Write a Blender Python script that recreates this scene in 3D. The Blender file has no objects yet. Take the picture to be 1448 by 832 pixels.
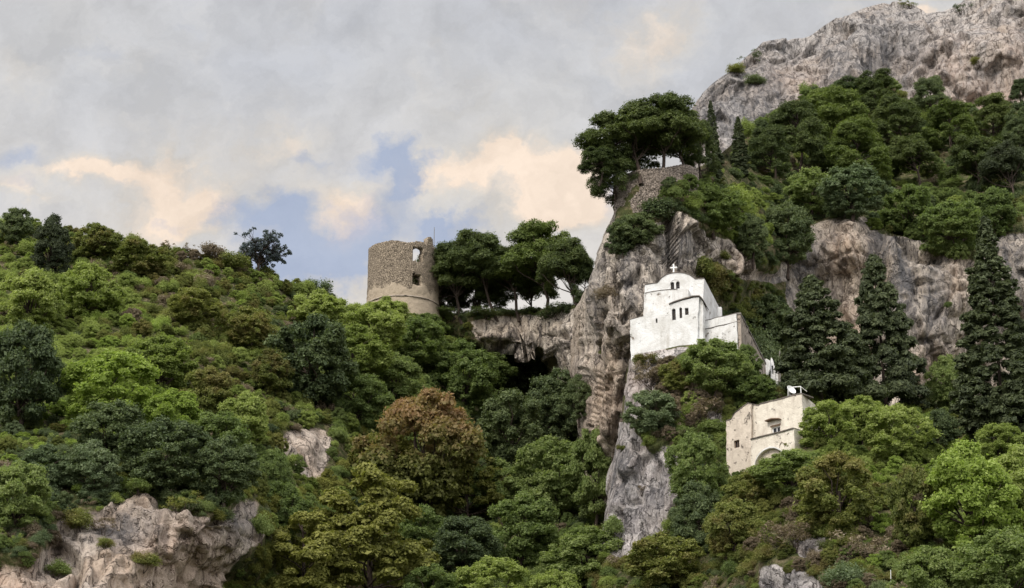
import bpy, bmesh, math, random
import numpy as np
from mathutils import Vector, Matrix

# ---------------------------------------------------------------- camera, world, sun, exposure
SC = bpy.context.scene
COL = SC.collection
PITCH = math.radians(20.0)
FPX = 2702.0                       # focal length in pixels of the 1448 px wide photograph
CAMZ = 1.6
cam_d = bpy.data.cameras.new("camera")
cam_d.sensor_width = 36.0
cam_d.lens = 36.0 * FPX / 1448.0
cam_d.clip_start = 0.5
cam_d.clip_end = 6000.0
cam = bpy.data.objects.new("camera", cam_d)
COL.objects.link(cam)
cam.location = (0, 0, CAMZ)
cam.rotation_euler = (math.pi / 2 + PITCH, 0, 0)
SC.camera = cam

SUN_EL, SUN_AZ = math.radians(43), math.radians(214)   # behind the camera, to the left (azimuth from +Y clockwise)
sun_d = bpy.data.lights.new("sun", 'SUN')
sun_d.energy = 1.0
sun_d.angle = math.radians(20)
sun_d.color = (1.0, 0.93, 0.83)
sun = bpy.data.objects.new("sun", sun_d)
COL.objects.link(sun)
sdir = Vector((math.sin(SUN_AZ) * math.cos(SUN_EL), math.cos(SUN_AZ) * math.cos(SUN_EL), math.sin(SUN_EL)))
sun.rotation_euler = sdir.to_track_quat('Z', 'Y').to_euler()
sun.location = (0, -40, 120)

SC.view_settings.view_transform = 'Standard'
SC.view_settings.look = 'None'
SC.view_settings.exposure = 1.3
SC.view_settings.gamma = 1.0
SC.view_settings.use_curve_mapping = False
SC.render.engine = 'CYCLES'
SC.cycles.max_bounces = 5
SC.cycles.diffuse_bounces = 3
SC.cycles.glossy_bounces = 1
SC.cycles.transmission_bounces = 2
SC.cycles.use_denoising = True

class NT:
    """small helper for node trees"""
    def __init__(s, tree):
        s.t = tree; s.n = tree.nodes; s.l = tree.links
        s.n.clear()
    def node(s, typ, **kw):
        nd = s.n.new(typ)
        ins = kw.pop('ins', {})
        for k, v in kw.items(): setattr(nd, k, v)
        for k, v in ins.items(): s.put(nd.inputs[k], v)
        return nd
    def put(s, sock, v):
        if isinstance(v, bpy.types.NodeSocket): s.l.new(v, sock)
        elif isinstance(v, bpy.types.Node): s.l.new(v.outputs[0], sock)
        else:
            if hasattr(sock.default_value, '__len__') and not hasattr(v, '__len__'):
                v = (v, v, v, 1)[:len(sock.default_value)]
            elif hasattr(v, '__len__') and len(sock.default_value) == 4 and len(v) == 3:
                v = tuple(v) + (1,)
            sock.default_value = v
    def math(s, op, a, b=0.0, c=None, clamp=False):
        nd = s.n.new('ShaderNodeMath'); nd.operation = op; nd.use_clamp = clamp
        s.put(nd.inputs[0], a); s.put(nd.inputs[1], b)
        if c is not None: s.put(nd.inputs[2], c)
        return nd.outputs[0]
    def mix(s, fac, a, b, mode='MIX'):
        nd = s.n.new('ShaderNodeMix'); nd.data_type = 'RGBA'; nd.blend_type = mode; nd.clamp_factor = True
        s.put(nd.inputs[0], fac); s.put(nd.inputs[6], a); s.put(nd.inputs[7], b)
        return nd.outputs[2]
    def ramp(s, fac, stops, interp='LINEAR'):
        nd = s.n.new('ShaderNodeValToRGB'); cr = nd.color_ramp; cr.interpolation = interp
        while len(cr.elements) < len(stops): cr.elements.new(0.5)
        for e, (p, c) in zip(cr.elements, stops):
            e.position = p
            e.color = (c, c, c, 1) if not hasattr(c, '__len__') else (tuple(c) + (1,))[:4]
        s.put(nd.inputs[0], fac)
        return nd.outputs[0]
    def noise(s, vec, scale, detail=4, rough=0.55, dist=0.0, out=0):
        nd = s.n.new('ShaderNodeTexNoise')
        s.put(nd.inputs['Vector'], vec); nd.inputs['Scale'].default_value = scale
        nd.inputs['Detail'].default_value = detail; nd.inputs['Roughness'].default_value = rough
        nd.inputs['Distortion'].default_value = dist
        return nd.outputs[out]
    def mapping(s, vec, scale=(1, 1, 1), loc=(0, 0, 0), rot=(0, 0, 0)):
        nd = s.n.new('ShaderNodeMapping')
        s.put(nd.inputs[0], vec); nd.inputs['Scale'].default_value = scale
        nd.inputs['Location'].default_value = loc; nd.inputs['Rotation'].default_value = rot
        return nd.outputs[0]

def skydir(u, v):
    """tangent coordinates (x/y, z/y) in the world of the direction seen at photo pixel u, v"""
    a, b = (u - 724) / FPX, (416 - v) / FPX
    y = math.cos(PITCH) - b * math.sin(PITCH); z = math.sin(PITCH) + b * math.cos(PITCH)
    return a / y, z / y

def make_world():
    w = bpy.data.worlds.new("World"); SC.world = w; w.use_nodes = True
    g = NT(w.node_tree)
    tc = g.node('ShaderNodeTexCoord').outputs['Generated']
    sep = g.node('ShaderNodeSeparateXYZ', ins={0: tc})
    sky = g.node('ShaderNodeTexSky', sky_type='NISHITA', sun_disc=False)
    sky.sun_elevation = SUN_EL; sky.sun_rotation = SUN_AZ
    sky.air_density = 1.0; sky.dust_density = 1.2
    skyc = g.mix(1.0, sky.outputs[0], (0.090, 0.090, 0.098, 1), 'MULTIPLY')
    # clouds: laid out by direction, north half; elsewhere the noise alone decides
    yy = g.math('MAXIMUM', sep.outputs[1], 0.08)
    ax = g.math('DIVIDE', sep.outputs[0], yy); az = g.math('DIVIDE', sep.outputs[2], yy)
    comb = g.node('ShaderNodeCombineXYZ', ins={0: ax, 1: az, 2: 0.0}).outputs[0]
    warp = g.noise(comb, 9.0, 6, 0.6, out=1)
    wv = g.node('ShaderNodeVectorMath', operation='SUBTRACT', ins={0: warp, 1: (0.5, 0.5, 0.5)}).outputs[0]
    wv = g.node('ShaderNodeVectorMath', operation='SCALE', ins={0: wv, 'Scale': 0.085}).outputs[0]
    wf = g.node('ShaderNodeVectorMath', operation='SUBTRACT', ins={0: g.noise(comb, 34.0, 5, 0.65, out=1), 1: (0.5, 0.5, 0.5)}).outputs[0]
    wf = g.node('ShaderNodeVectorMath', operation='SCALE', ins={0: wf, 'Scale': 0.038}).outputs[0]
    pv = g.node('ShaderNodeVectorMath', operation='ADD', ins={0: comb, 1: wv}).outputs[0]
    pv = g.node('ShaderNodeVectorMath', operation='ADD', ins={0: pv, 1: wf}).outputs[0]
    ps = g.node('ShaderNodeSeparateXYZ', ins={0: pv})
    def blobs(lst):
        tot = None
        for (u, v, ru, rv, amp) in lst:
            cx, cz = skydir(u, v)
            dx = g.math('DIVIDE', g.math('SUBTRACT', ps.outputs[0], cx), ru / FPX)
            dz = g.math('DIVIDE', g.math('SUBTRACT', ps.outputs[1], cz), rv / FPX * 1.1)
            r2 = g.math('ADD', g.math('MULTIPLY', dx, dx), g.math('MULTIPLY', dz, dz))
            e = g.math('MULTIPLY', g.math('EXPONENT', g.math('MULTIPLY', r2, -1.0)), amp)
            tot = e if tot is None else g.math('ADD', tot, e)
        return tot
    gaps = blobs([(15, 225, 70, 20, .6), (150, 262, 80, 13, .4), (40, 268, 60, 18, .5), (395, 290, 70, 42, 1.2),
                  (470, 350, 70, 40, 1.1), (440, 215, 70, 18, .6), (560, 225, 55, 26, 1.0), (585, 262, 26, 36, 1.0),
                  (540, 300, 55, 40, .8), (400, 375, 70, 45, 1.2), (640, 330, 60, 24, .9), (655, 352, 90, 25, .7), (715, 296, 50, 16, .45),
                  (440, 160, 50, 20, .15), (100, 60, 90, 40, .3), (240, 20, 60, 25, .25), (850, 285, 16, 25, .8), (250, 300, 60, 14, .4),
                  (-150, 250, 120, 60, .7), (1600, 200, 300, 80, .5)])
    warm = blobs([(300, 275, 60, 42, 1.15), (195, 245, 80, 34, .75), (110, 240, 70, 30, .85), (15, 270, 50, 28, .7), (255, 210, 70, 40, .5),
                  (500, 290, 56, 44, 1.15), (650, 265, 80, 46, .95), (790, 285, 70, 52, 1.25), (720, 240, 90, 40, .6), (10, 90, 45, 60, .55), (395, 195, 70, 34, .6), (230, 300, 90, 34, .7), (430, 250, 60, 30, .4), (60, 290, 60, 20, .5),
                  (945, 20, 90, 50, .6), (900, 70, 90, 60, .45), (500, 390, 50, 30, .5), (230, 320, 150, 20, .35), (770, 320, 70, 30, .6),
                  (1300, 5, 80, 20, .9), (1200, 5, 90, 15, .3)])
    n1 = g.noise(pv, 14.0, 7, 0.62)
    n2 = g.noise(pv, 4.0, 5, 0.5)
    n3 = g.noise(comb, 38.0, 4, 0.6)
    nn = g.math('MULTIPLY', g.math('SUBTRACT', n1, 0.5), 2.0)
    gm = g.ramp(g.math('ADD', gaps, g.math('ADD', nn, g.math('MULTIPLY', g.math('SUBTRACT', n3, 0.5), 0.35))), [(0.30, 0.0), (1.1, 0.62)])
    wm = g.ramp(g.math('ADD', warm, g.math('MULTIPLY', nn, 0.9)), [(0.05, 0.0), (1.15, 1.0)])
    # soft grey deck, a little uneven
    grey = g.ramp(n2, [(0.30, (0.305, 0.318, 0.352)), (0.5, (0.350, 0.354, 0.368)), (0.70, (0.385, 0.378, 0.368))])
    grey = g.mix(g.math('MULTIPLY', g.math('SUBTRACT', n1, 0.35), 0.55, clamp=True), grey, (0.43, 0.42, 0.41))
    creamc = g.ramp(wm, [(0.0, (0.40, 0.39, 0.375)), (0.5, (0.43, 0.395, 0.35)), (1.0, (0.565, 0.468, 0.385))])
    lowb = g.ramp(az, [(skydir(724, 420)[1], 1.0), (skydir(724, 120)[1], 0.0)])
    grey = g.mix(g.math('MULTIPLY', lowb, .75), grey, (0.455, 0.430, 0.405))
    cloud = g.mix(g.math('MULTIPLY', wm, 0.95), grey, creamc)
    bluec = g.mix(0.35, skyc, (0.235, 0.285, 0.385))
    lit = g.ramp(g.noise(pv, 22.0, 6, .6), [(.35, .90), (.65, 1.10)])
    cloud = g.mix(1.0, cloud, lit, 'MULTIPLY')
    col = g.mix(gm, cloud, bluec)
    # bright overcast all round; below the horizon a dim ground-coloured hemisphere
    below = g.ramp(sep.outputs[2], [(0.0, 1.0), (0.02, 0.0)])
    col = g.mix(below, col, (0.10, 0.10, 0.08))
    # added fill: unseen sky overhead and behind the viewer boosted to lift shadows
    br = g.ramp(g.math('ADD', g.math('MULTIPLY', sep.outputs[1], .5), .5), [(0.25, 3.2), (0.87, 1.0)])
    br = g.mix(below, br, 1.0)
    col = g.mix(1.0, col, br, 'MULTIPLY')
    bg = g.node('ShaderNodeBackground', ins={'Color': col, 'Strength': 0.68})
    out = g.node('ShaderNodeOutputWorld', ins={0: bg.outputs[0]})
    w.cycles.sampling_method = 'MANUAL'; w.cycles.sample_map_resolution = 512
make_world()

# ---------------------------------------------------------------- helpers
def at(u, v, Y):
    """world point at forward distance Y that the photo shows at pixel (u, v)"""
    a, b = (np.asarray(u, float) - 724) / FPX, (416 - np.asarray(v, float)) / FPX
    y = math.cos(PITCH) - b * math.sin(PITCH); z = math.sin(PITCH) + b * math.cos(PITCH)
    k = Y / y
    return np.stack([a * k, np.broadcast_to(Y, np.shape(a * k)) * 1.0, CAMZ + z * k], -1)
def mpp(Y, v=416):      # metres per photo pixel at forward distance Y
    b = (416 - v) / FPX
    return Y / (math.cos(PITCH) - b * math.sin(PITCH)) / FPX

def tag(o, label=None, cat=None, group=None, kind=None):
    if label: o['label'] = label
    if cat: o['category'] = cat
    if group: o['group'] = group
    if kind: o['kind'] = kind
    return o
def link(name, data, parent=None, mats=()):
    o = bpy.data.objects.new(name, data); COL.objects.link(o)
    if parent is not None: o.parent = parent
    return o
def empty(name, loc=(0, 0, 0), rz=0.0):
    o = bpy.data.objects.new(name, None); COL.objects.link(o)
    o.location = loc; o.rotation_euler = (0, 0, rz); o.empty_display_size = 0.5
    return o

def np_mesh(name, V, F, smooth=False):
    """V (n,3), F (m,4) or (m,3) arrays"""
    me = bpy.data.meshes.new(name)
    V = np.ascontiguousarray(V, np.float32); F = np.ascontiguousarray(F, np.int32)
    k = F.shape[1]
    me.vertices.add(len(V)); me.vertices.foreach_set('co', V.ravel())
    me.loops.add(F.size); me.loops.foreach_set('vertex_index', F.ravel())
    me.polygons.add(len(F))
    me.polygons.foreach_set('loop_start', np.arange(0, F.size, k, dtype=np.int32))
    me.polygons.foreach_set('loop_total', np.full(len(F), k, np.int32))
    if smooth: me.polygons.foreach_set('use_smooth', np.ones(len(F), bool))
    me.update(calc_edges=True); me.validate()
    return me

# ---- numpy noise
_rng = np.random.RandomState(7)
_P = _rng.permutation(256).astype(np.int64); _P = np.concatenate([_P, _P, _P])
_G = _rng.normal(size=(256, 3)); _G /= np.linalg.norm(_G, axis=1)[:, None]
def perlin(p):
    i = np.floor(p).astype(np.int64); f = p - i; i &= 255
    u = f * f * f * (f * (f * 6 - 15) + 10)
    def g(dx, dy, dz):
        h = _P[_P[_P[(i[..., 0] + dx) & 255] + ((i[..., 1] + dy) & 255)] + ((i[..., 2] + dz) & 255)]
        gr = _G[h]
        return gr[..., 0] * (f[..., 0] - dx) + gr[..., 1] * (f[..., 1] - dy) + gr[..., 2] * (f[..., 2] - dz)
    def L(a, b, t): return a + (b - a) * t
    x00 = L(g(0,0,0), g(1,0,0), u[..., 0]); x10 = L(g(0,1,0), g(1,1,0), u[..., 0])
    x01 = L(g(0,0,1), g(1,0,1), u[..., 0]); x11 = L(g(0,1,1), g(1,1,1), u[..., 0])
    return L(L(x00, x10, u[..., 1]), L(x01, x11, u[..., 1]), u[..., 2])
def fbm(p, oct=4, gain=.5):
    a, t = 1.0, 0
    for k in range(oct):
        t = t + a * perlin(p * 2 ** k + 17.3 * k); a *= gain
    return t
def billow(p, oct=4, gain=.5):
    a, t = 1.0, 0
    for k in range(oct):
        t = t + a * (np.abs(perlin(p * 2 ** k + 11.7 * k)) * 2 - .45); a *= gain
    return t
def voro(p):
    """F1, F2 and a random number of the nearest cell"""
    sh = p.shape[:-1]; p = p.reshape(-1, 3); i = np.floor(p).astype(np.int64)
    f1 = np.full(len(p), 9.0); f2 = f1.copy(); cid = np.zeros(len(p), np.int64)
    off = _rng2
    for dx in (-1, 0, 1):
        for dy in (-1, 0, 1):
            for dz in (-1, 0, 1):
                c = i + np.array([dx, dy, dz])
                h = _P[_P[_P[c[:, 0] & 255] + (c[:, 1] & 255)] + (c[:, 2] & 255)]
                d = np.linalg.norm(c + off[h] - p, axis=1)
                near = d < f1
                f2 = np.where(near, f1, np.minimum(f2, d)); cid = np.where(near, h, cid); f1 = np.where(near, d, f1)
    return f1.reshape(sh), f2.reshape(sh), off[cid][:, 0].reshape(sh)
def facets(p):
    """broken planes: every cell has its own tilt; also returns the distance to the next cell"""
    sh = p.shape[:-1]; p = p.reshape(-1, 3); i = np.floor(p).astype(np.int64)
    f1 = np.full(len(p), 9.0); f2 = f1.copy(); val = np.zeros(len(p))
    for dx in (-1, 0, 1):
        for dy in (-1, 0, 1):
            for dz in (-1, 0, 1):
                c = i + np.array([dx, dy, dz])
                h = _P[_P[_P[c[:, 0] & 255] + (c[:, 1] & 255)] + (c[:, 2] & 255)]
                q = p - (c + _rng2[h]); d = np.linalg.norm(q, axis=1)
                near = d < f1
                f2 = np.where(near, f1, np.minimum(f2, d)); val = np.where(near, (q * _G[h]).sum(1) + _rng2[h][:, 1] - .5, val); f1 = np.where(near, d, f1)
    return val.reshape(sh), (f2 - f1).reshape(sh)
_rng2 = np.random.RandomState(3).rand(256, 3)

def inpoly(u, v, poly):
    u = np.asarray(u, float); v = np.asarray(v, float); ins = np.zeros(np.broadcast(u, v).shape, bool)
    n = len(poly)
    for k in range(n):
        (x1, y1), (x2, y2) = poly[k], poly[(k + 1) % n]
        if y1 == y2: continue
        c = ((y1 > v) != (y2 > v)) & (u < (x2 - x1) * (v - y1) / (y2 - y1) + x1)
        ins ^= c
    return ins
class RBF:
    """smooth interpolation of forward distance over the hillside from measured spots"""
    def __init__(s, pts):
        a = np.array(pts, float); s.p = a[:, :2] / 100; s.y = a[:, 2]
        d = np.linalg.norm(s.p[:, None] - s.p[None], axis=2)
        n = len(a); A = np.zeros((n + 3, n + 3)); A[:n, :n] = np.sqrt(d * d + .08) * -1 
        A[:n, n] = 1; A[:n, n + 1:] = s.p; A[n, :n] = 1; A[n + 1:, :n] = s.p.T
        s.w = np.linalg.solve(A, np.concatenate([s.y, [0, 0, 0]]))
    def __call__(s, u, v):
        u = np.asarray(u, float); v = np.asarray(v, float); sh = np.broadcast(u, v).shape
        q = np.stack([np.broadcast_to(u, sh).ravel(), np.broadcast_to(v, sh).ravel()], -1) / 100
        out = np.empty(len(q))
        for k in range(0, len(q), 40000):
            qq = q[k:k + 40000]
            d = np.linalg.norm(qq[:, None] - s.p[None], axis=2)
            out[k:k + 40000] = -np.sqrt(d * d + .08) @ s.w[:-3] + s.w[-3] + qq @ s.w[-2:]
        return out.reshape(sh)
# ---------------------------------------------------------------- materials
def new_mat(name):
    m = bpy.data.materials.new(name); m.use_nodes = True
    return m, NT(m.node_tree)
def finish(g, bsdf, disp=None):
    g.node('ShaderNodeOutputMaterial', ins={0: bsdf})
def principled(g, col, rough=.9, normal=None, spec=.25):
    ins = {'Base Color': col, 'Roughness': rough, 'Specular IOR Level': spec}
    nd = g.node('ShaderNodeBsdfPrincipled', ins=ins)
    if normal is not None: g.put(nd.inputs['Normal'], normal)
    return nd.outputs[0]
def bump(g, h, dist, strength=1.0):
    return g.node('ShaderNodeBump', ins={'Height': h, 'Distance': dist, 'Strength': strength}).outputs[0]

def rock_material(name, pale, mid, dark, stain, stain_amt=.5, streak=.6):
    m, g = new_mat(name)
    P = g.node('ShaderNodeNewGeometry').outputs['Position']
    vert = g.mapping(P, (1, 1, .09))
    nA = g.noise(P, .075, 6, .6, .6)
    nB = g.noise(g.mapping(P, (1, 1, .55)), .42, 8, .68, .8)
    nS = g.noise(vert, .34, 7, .62, .3)
    nT = g.noise(vert, 1.15, 6, .62, .4)
    nF = g.noise(P, 2.6, 6, .72, .5)
    lite = tuple(min(1, c * 1.22) for c in pale)
    base = g.ramp(nB, [(.28, dark), (.38, mid), (.50, pale), (.70, lite)])
    st = g.ramp(nA, [(.46, 0.0), (.60, 1.0)])
    base = g.mix(g.math('MULTIPLY', st, stain_amt), base, stain)
    sm = g.ramp(nS, [(.53, 0.0), (.63, 1.0)])
    base = g.mix(g.math('MULTIPLY', sm, streak), base, tuple(c * .55 for c in mid))
    base = g.mix(g.math('MULTIPLY', g.ramp(nS, [(.30, 1.0), (.42, 0.0)]), .5), base, lite)
    base = g.mix(g.math('MULTIPLY', g.ramp(nT, [(.55, 0.0), (.66, 1.0)]), streak * .8), base, dark)
    base = g.mix(g.math('MULTIPLY', g.ramp(nT, [(.32, 1.0), (.43, 0.0)]), .5), base, lite)
    wp = g.node('ShaderNodeVectorMath', operation='ADD', ins={0: P, 1: g.node('ShaderNodeVectorMath', operation='SCALE', ins={0: g.noise(P, .5, 4, .65, out=1), 'Scale': 2.6}).outputs[0]}).outputs[0]
    nL = g.noise(g.mapping(P, (1, 1, .07)), 3.0, 4, .6, .3)
    base = g.mix(g.math('MULTIPLY', g.ramp(nL, [(.56, 0.0), (.64, 1.0)]), streak * .8), base, tuple(c * .7 for c in dark))
    cr = None
    for sc_, wd, sz, rot in ((.20, .034, .38, (.2, .25, .4)), (.62, .055, .34, (-.15, -.3, .1))):
        v = g.node('ShaderNodeTexVoronoi', feature='DISTANCE_TO_EDGE', ins={'Vector': g.mapping(wp, (1, 1, sz), rot=rot), 'Scale': sc_})
        c_ = g.ramp(v.outputs['Distance'], [(0.0, 1.0), (wd, 0.0)])
        c_ = g.math('MULTIPLY', c_, g.ramp(g.noise(P, .35 * sc_ * 4, 3), [(.42, 0.0), (.52, 1.0)]))
        cr = c_ if cr is None else g.math('MAXIMUM', cr, c_)
    base = g.mix(g.math('MULTIPLY', cr, .72), base, tuple(c * .4 for c in dark))
    base = g.mix(1.0, base, g.ramp(nF, [(.3, .74), (.5, 1.0), (.7, 1.18)]), 'MULTIPLY')
    gy = g.node('ShaderNodeAttribute', attribute_name='grey').outputs['Fac']; oc = g.node('ShaderNodeAttribute', attribute_name='ochre').outputs['Fac']
    ocf = g.math('MULTIPLY', oc, g.ramp(nB, [(.36, .25), (.56, 1.0)]))
    base = g.mix(g.math('MULTIPLY', ocf, .62), base, tuple(min(1, a * b) for a, b in zip(stain, (.92, .80, .76))))
    gyf = g.math('MULTIPLY', gy, g.ramp(g.math('ADD', nT, g.math('MULTIPLY', nS, .6)), [(.62, 0.0), (.92, 1.0)]))
    base = g.mix(g.math('MULTIPLY', gyf, .92), base, (.085, .085, .092))
    base = g.mix(g.math('MULTIPLY', gy, .48), base, (.19, .185, .19))
    veg = g.node('ShaderNodeAttribute', attribute_name='veg').outputs['Fac']
    vg = g.ramp(g.math('ADD', veg, g.math('MULTIPLY', g.math('SUBTRACT', nB, .5), 1.1)), [(.40, 0.0), (.60, 1.0)])
    soil = g.ramp(g.noise(P, .8, 6, .7), [(.3, (.035, .045, .018)), (.48, (.080, .088, .030)), (.6, (.17, .14, .08)), (.75, (.27, .215, .14))])
    base = g.mix(vg, base, soil)
    h = g.math('ADD', nB, g.math('ADD', g.math('MULTIPLY', nF, .35), g.math('ADD', g.math('MULTIPLY', nT, .9), g.math('MULTIPLY', cr, -.45))))
    finish(g, principled(g, base, .95, bump(g, h, 1.2, .9), .15))
    return m
M = {}
M['rock_left'] = rock_material('limestone_outcrop', (.58, .49, .415), (.35, .285, .24), (.09, .07, .058), (.50, .36, .25), .5, .4)
M['rock_main'] = rock_material('limestone_cliff', (.62, .54, .455), (.39, .335, .29), (.11, .095, .088), (.50, .395, .29), .5, .9)
M['rock_top'] = rock_material('limestone_crag', (.46, .42, .39), (.28, .26, .25), (.11, .10, .10), (.50, .39, .30), .5, .75)
M['rock_spur'] = rock_material('limestone_spur', (.58, .53, .50), (.33, .295, .29), (.09, .08, .082), (.36, .26, .20), .5, .75)

def leaf_material(name, c1, c2, c3, tl=.42, patch=.12, dry=None, dry_amt=0.0, low=None):
    """c1 dark .. c3 light leaf colours; varies leaf by leaf, plant by plant and over metres"""
    m, g = new_mat(name)
    geo = g.node('ShaderNodeNewGeometry')
    P = geo.outputs['Position']; isl = geo.outputs['Random Per Island']
    orn = g.node('ShaderNodeObjectInfo').outputs['Random']
    n = g.noise(P, patch, 4, .6)
    n2 = g.noise(P, 1.1, 3, .6)
    f = g.math('ADD', g.math('MULTIPLY', isl, .34), g.math('ADD', g.math('MULTIPLY', n, .60), g.math('MULTIPLY', orn, .28)))
    f = g.math('ADD', f, g.math('MULTIPLY', g.math('SUBTRACT', n2, .5), .55))
    col = g.ramp(f, [(.30, c1), (.56, c2), (.86, c3)])
    if dry:
        dm = g.ramp(g.noise(P, .28, 4, .65), [(.50, 0.0), (.62, 1.0)])
        col = g.mix(g.math('MULTIPLY', dm, dry_amt), col, dry)
    if low:                                             # the lower boughs have not turned yet
        gz = g.node('ShaderNodeSeparateXYZ', ins={0: g.node('ShaderNodeTexCoord').outputs['Generated']}).outputs[2]
        lm = g.ramp(g.math('ADD', gz, g.math('MULTIPLY', g.math('SUBTRACT', n2, .5), .9)), [(.36, 1.0), (.74, 0.0)])
        col = g.mix(lm, col, g.mix(isl, low, tuple(c * .5 for c in low)))
    d = g.node('ShaderNodeBsdfPrincipled', ins={'Base Color': col, 'Roughness': .62, 'Specular IOR Level': .22}).outputs[0]
    t = g.node('ShaderNodeBsdfTranslucent', ins={0: g.mix(1.0, col, (1.3, 1.4, .8), 'MULTIPLY')}).outputs[0]
    mx = g.node('ShaderNodeMixShader', ins={0: tl, 1: d, 2: t}).outputs[0]
    finish(g, mx)
    return m
L = {}
L['light'] = leaf_material('light_green_leaves', (0.138, 0.175, 0.048), (0.225, 0.278, 0.072), (0.335, 0.38, 0.13))
L['bright'] = leaf_material('bright_green_leaves', (0.155, 0.208, 0.044), (0.24, 0.315, 0.065), (0.36, 0.43, 0.13))
L['mid'] = leaf_material('mid_green_leaves', (0.088, 0.122, 0.042), (0.155, 0.205, 0.064), (0.25, 0.295, 0.11))
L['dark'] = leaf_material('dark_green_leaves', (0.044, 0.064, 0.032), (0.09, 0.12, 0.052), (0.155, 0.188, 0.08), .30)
L['deep'] = leaf_material('deep_green_needles', (0.03, 0.04, 0.022), (0.06, 0.075, 0.036), (0.108, 0.128, 0.058), .25)
L['pine'] = leaf_material('pine_needles', (0.034, 0.05, 0.018), (0.072, 0.096, 0.03), (0.135, 0.162, 0.052), .30)
L['pinebright'] = leaf_material('fresh_pine_needles', (0.06, 0.085, 0.024), (0.118, 0.155, 0.04), (0.2, 0.24, 0.07), .35)
L['olive'] = leaf_material('olive_leaves', (0.068, 0.088, 0.024), (0.139, 0.162, 0.041), (0.246, 0.255, 0.076), .35, .12, (0.221, 0.145, 0.068), .45)
L['rust'] = leaf_material('rusty_leaves', (0.16, 0.098, 0.050), (0.27, 0.160, 0.080), (0.33, 0.235, 0.125), .42, .2, (.16, .17, .055), .4, (.19, .20, .06))
L['gold'] = leaf_material('yellow_olive_leaves', (0.085, 0.09, 0.022), (0.165, 0.17, 0.04), (0.28, 0.275, 0.075), .35)
L['blue'] = leaf_material('grey_blue_leaves', (0.042, 0.052, 0.062), (0.081, 0.099, 0.114), (0.156, 0.182, 0.208), .3)
L['dry'] = leaf_material('dry_twigs', (0.096, 0.074, 0.048), (0.184, 0.141, 0.096), (0.304, 0.248, 0.176), .25)
L['sage'] = leaf_material('grey_green_leaves', (0.064, 0.096, 0.045), (0.120, 0.160, 0.077), (0.208, 0.248, 0.136), .3)

def bark_material(name, c1, c2):
    m, g = new_mat(name)
    P = g.node('ShaderNodeNewGeometry').outputs['Position']
    n = g.noise(g.mapping(P, (1, 1, .25)), 4, 5, .65)
    finish(g, principled(g, g.ramp(n, [(.3, c1), (.7, c2)]), .95, bump(g, n, .08)))
    return m
M['bark'] = bark_material('pine_bark', (.030, .022, .018), (.085, .062, .048))
M['bark_pale'] = bark_material('pale_bark', (.09, .08, .065), (.22, .195, .16))

def plaster(name, white, dirt, stone, dirt_amt, peel, scale=1.0):
    m, g = new_mat(name)
    P = g.node('ShaderNodeNewGeometry').outputs['Position']
    n1 = g.noise(P, .55 * scale, 6, .65, .5); n2 = g.noise(g.mapping(P, (1, 1, .2)), 1.8 * scale, 5, .6)
    n3 = g.noise(P, 5 * scale, 4, .6); n4 = g.noise(P, .9 * scale, 7, .75, .3)
    c = g.mix(g.math('MULTIPLY', g.ramp(n1, [(.42, 0.0), (.68, 1.0)]), dirt_amt), white, dirt)
    c = g.mix(g.math('MULTIPLY', g.ramp(n2, [(.52, 0.0), (.72, 1.0)]), dirt_amt * .9), c, dirt)
    pe = g.ramp(n4, [(peel, 0.0), (peel + .03, 1.0)])
    c = g.mix(pe, c, g.mix(n3, stone, tuple(x * .5 for x in stone)))
    h = g.math('ADD', g.math('MULTIPLY', n3, .5), g.math('ADD', g.math('MULTIPLY', n1, .8), g.math('MULTIPLY', pe, -.35)))
    finish(g, principled(g, c, .9, bump(g, h, .16, .9)))
    return m
M['white'] = plaster('white_limewash', (.69, .685, .67), (.44, .415, .375), (.32, .265, .21), .62, .625)
M['white_rough'] = plaster('rough_whitewashed_stone', (.68, .67, .65), (.44, .41, .37), (.32, .27, .22), .6, .60, 1.6)
M['pinkplaster'] = plaster('weathered_pink_plaster', (.60, .52, .43), (.35, .29, .235), (.19, .16, .13), .65, .58, 1.2)
M['cream'] = plaster('cream_plaster', (.72, .66, .56), (.42, .355, .29), (.24, .20, .165), .55, .60, 1.3)
def flat(name, c, rough=.8, c2=None, sc=3):
    m, g = new_mat(name)
    P = g.node('ShaderNodeNewGeometry').outputs['Position']
    n = g.noise(P, sc, 4, .6)
    finish(g, principled(g, g.ramp(n, [(.3, c), (.7, c2 or tuple(x * 1.25 for x in c))]), rough, bump(g, n, .03)))
    return m
M['roofedge'] = flat('dark_lichened_coping', (.055, .048, .042), .9, (.20, .17, .145), 1.5)
M['frame'] = flat('weathered_window_wood', (.10, .075, .055))
M['glass'] = flat('dark_window_glass', (.012, .013, .015), .15, (.03, .032, .036))
M['wood'] = flat('brown_wood', (.13, .085, .055))
M['metal'] = flat('grey_metal', (.30, .30, .30), .5)
M['greywood'] = flat('grey_post_wood', (.17, .155, .135), .9)
M['whitepaint'] = flat('white_paint', (.74, .74, .72), .6, (.82, .82, .80))
M['void'] = flat('dim_interior_plaster', (.05, .045, .04), .95)
M['parapet'] = plaster('brown_weathered_render', (.40, .34, .28), (.22, .18, .15), (.13, .11, .09), .7, .56, 1.3)

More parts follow.
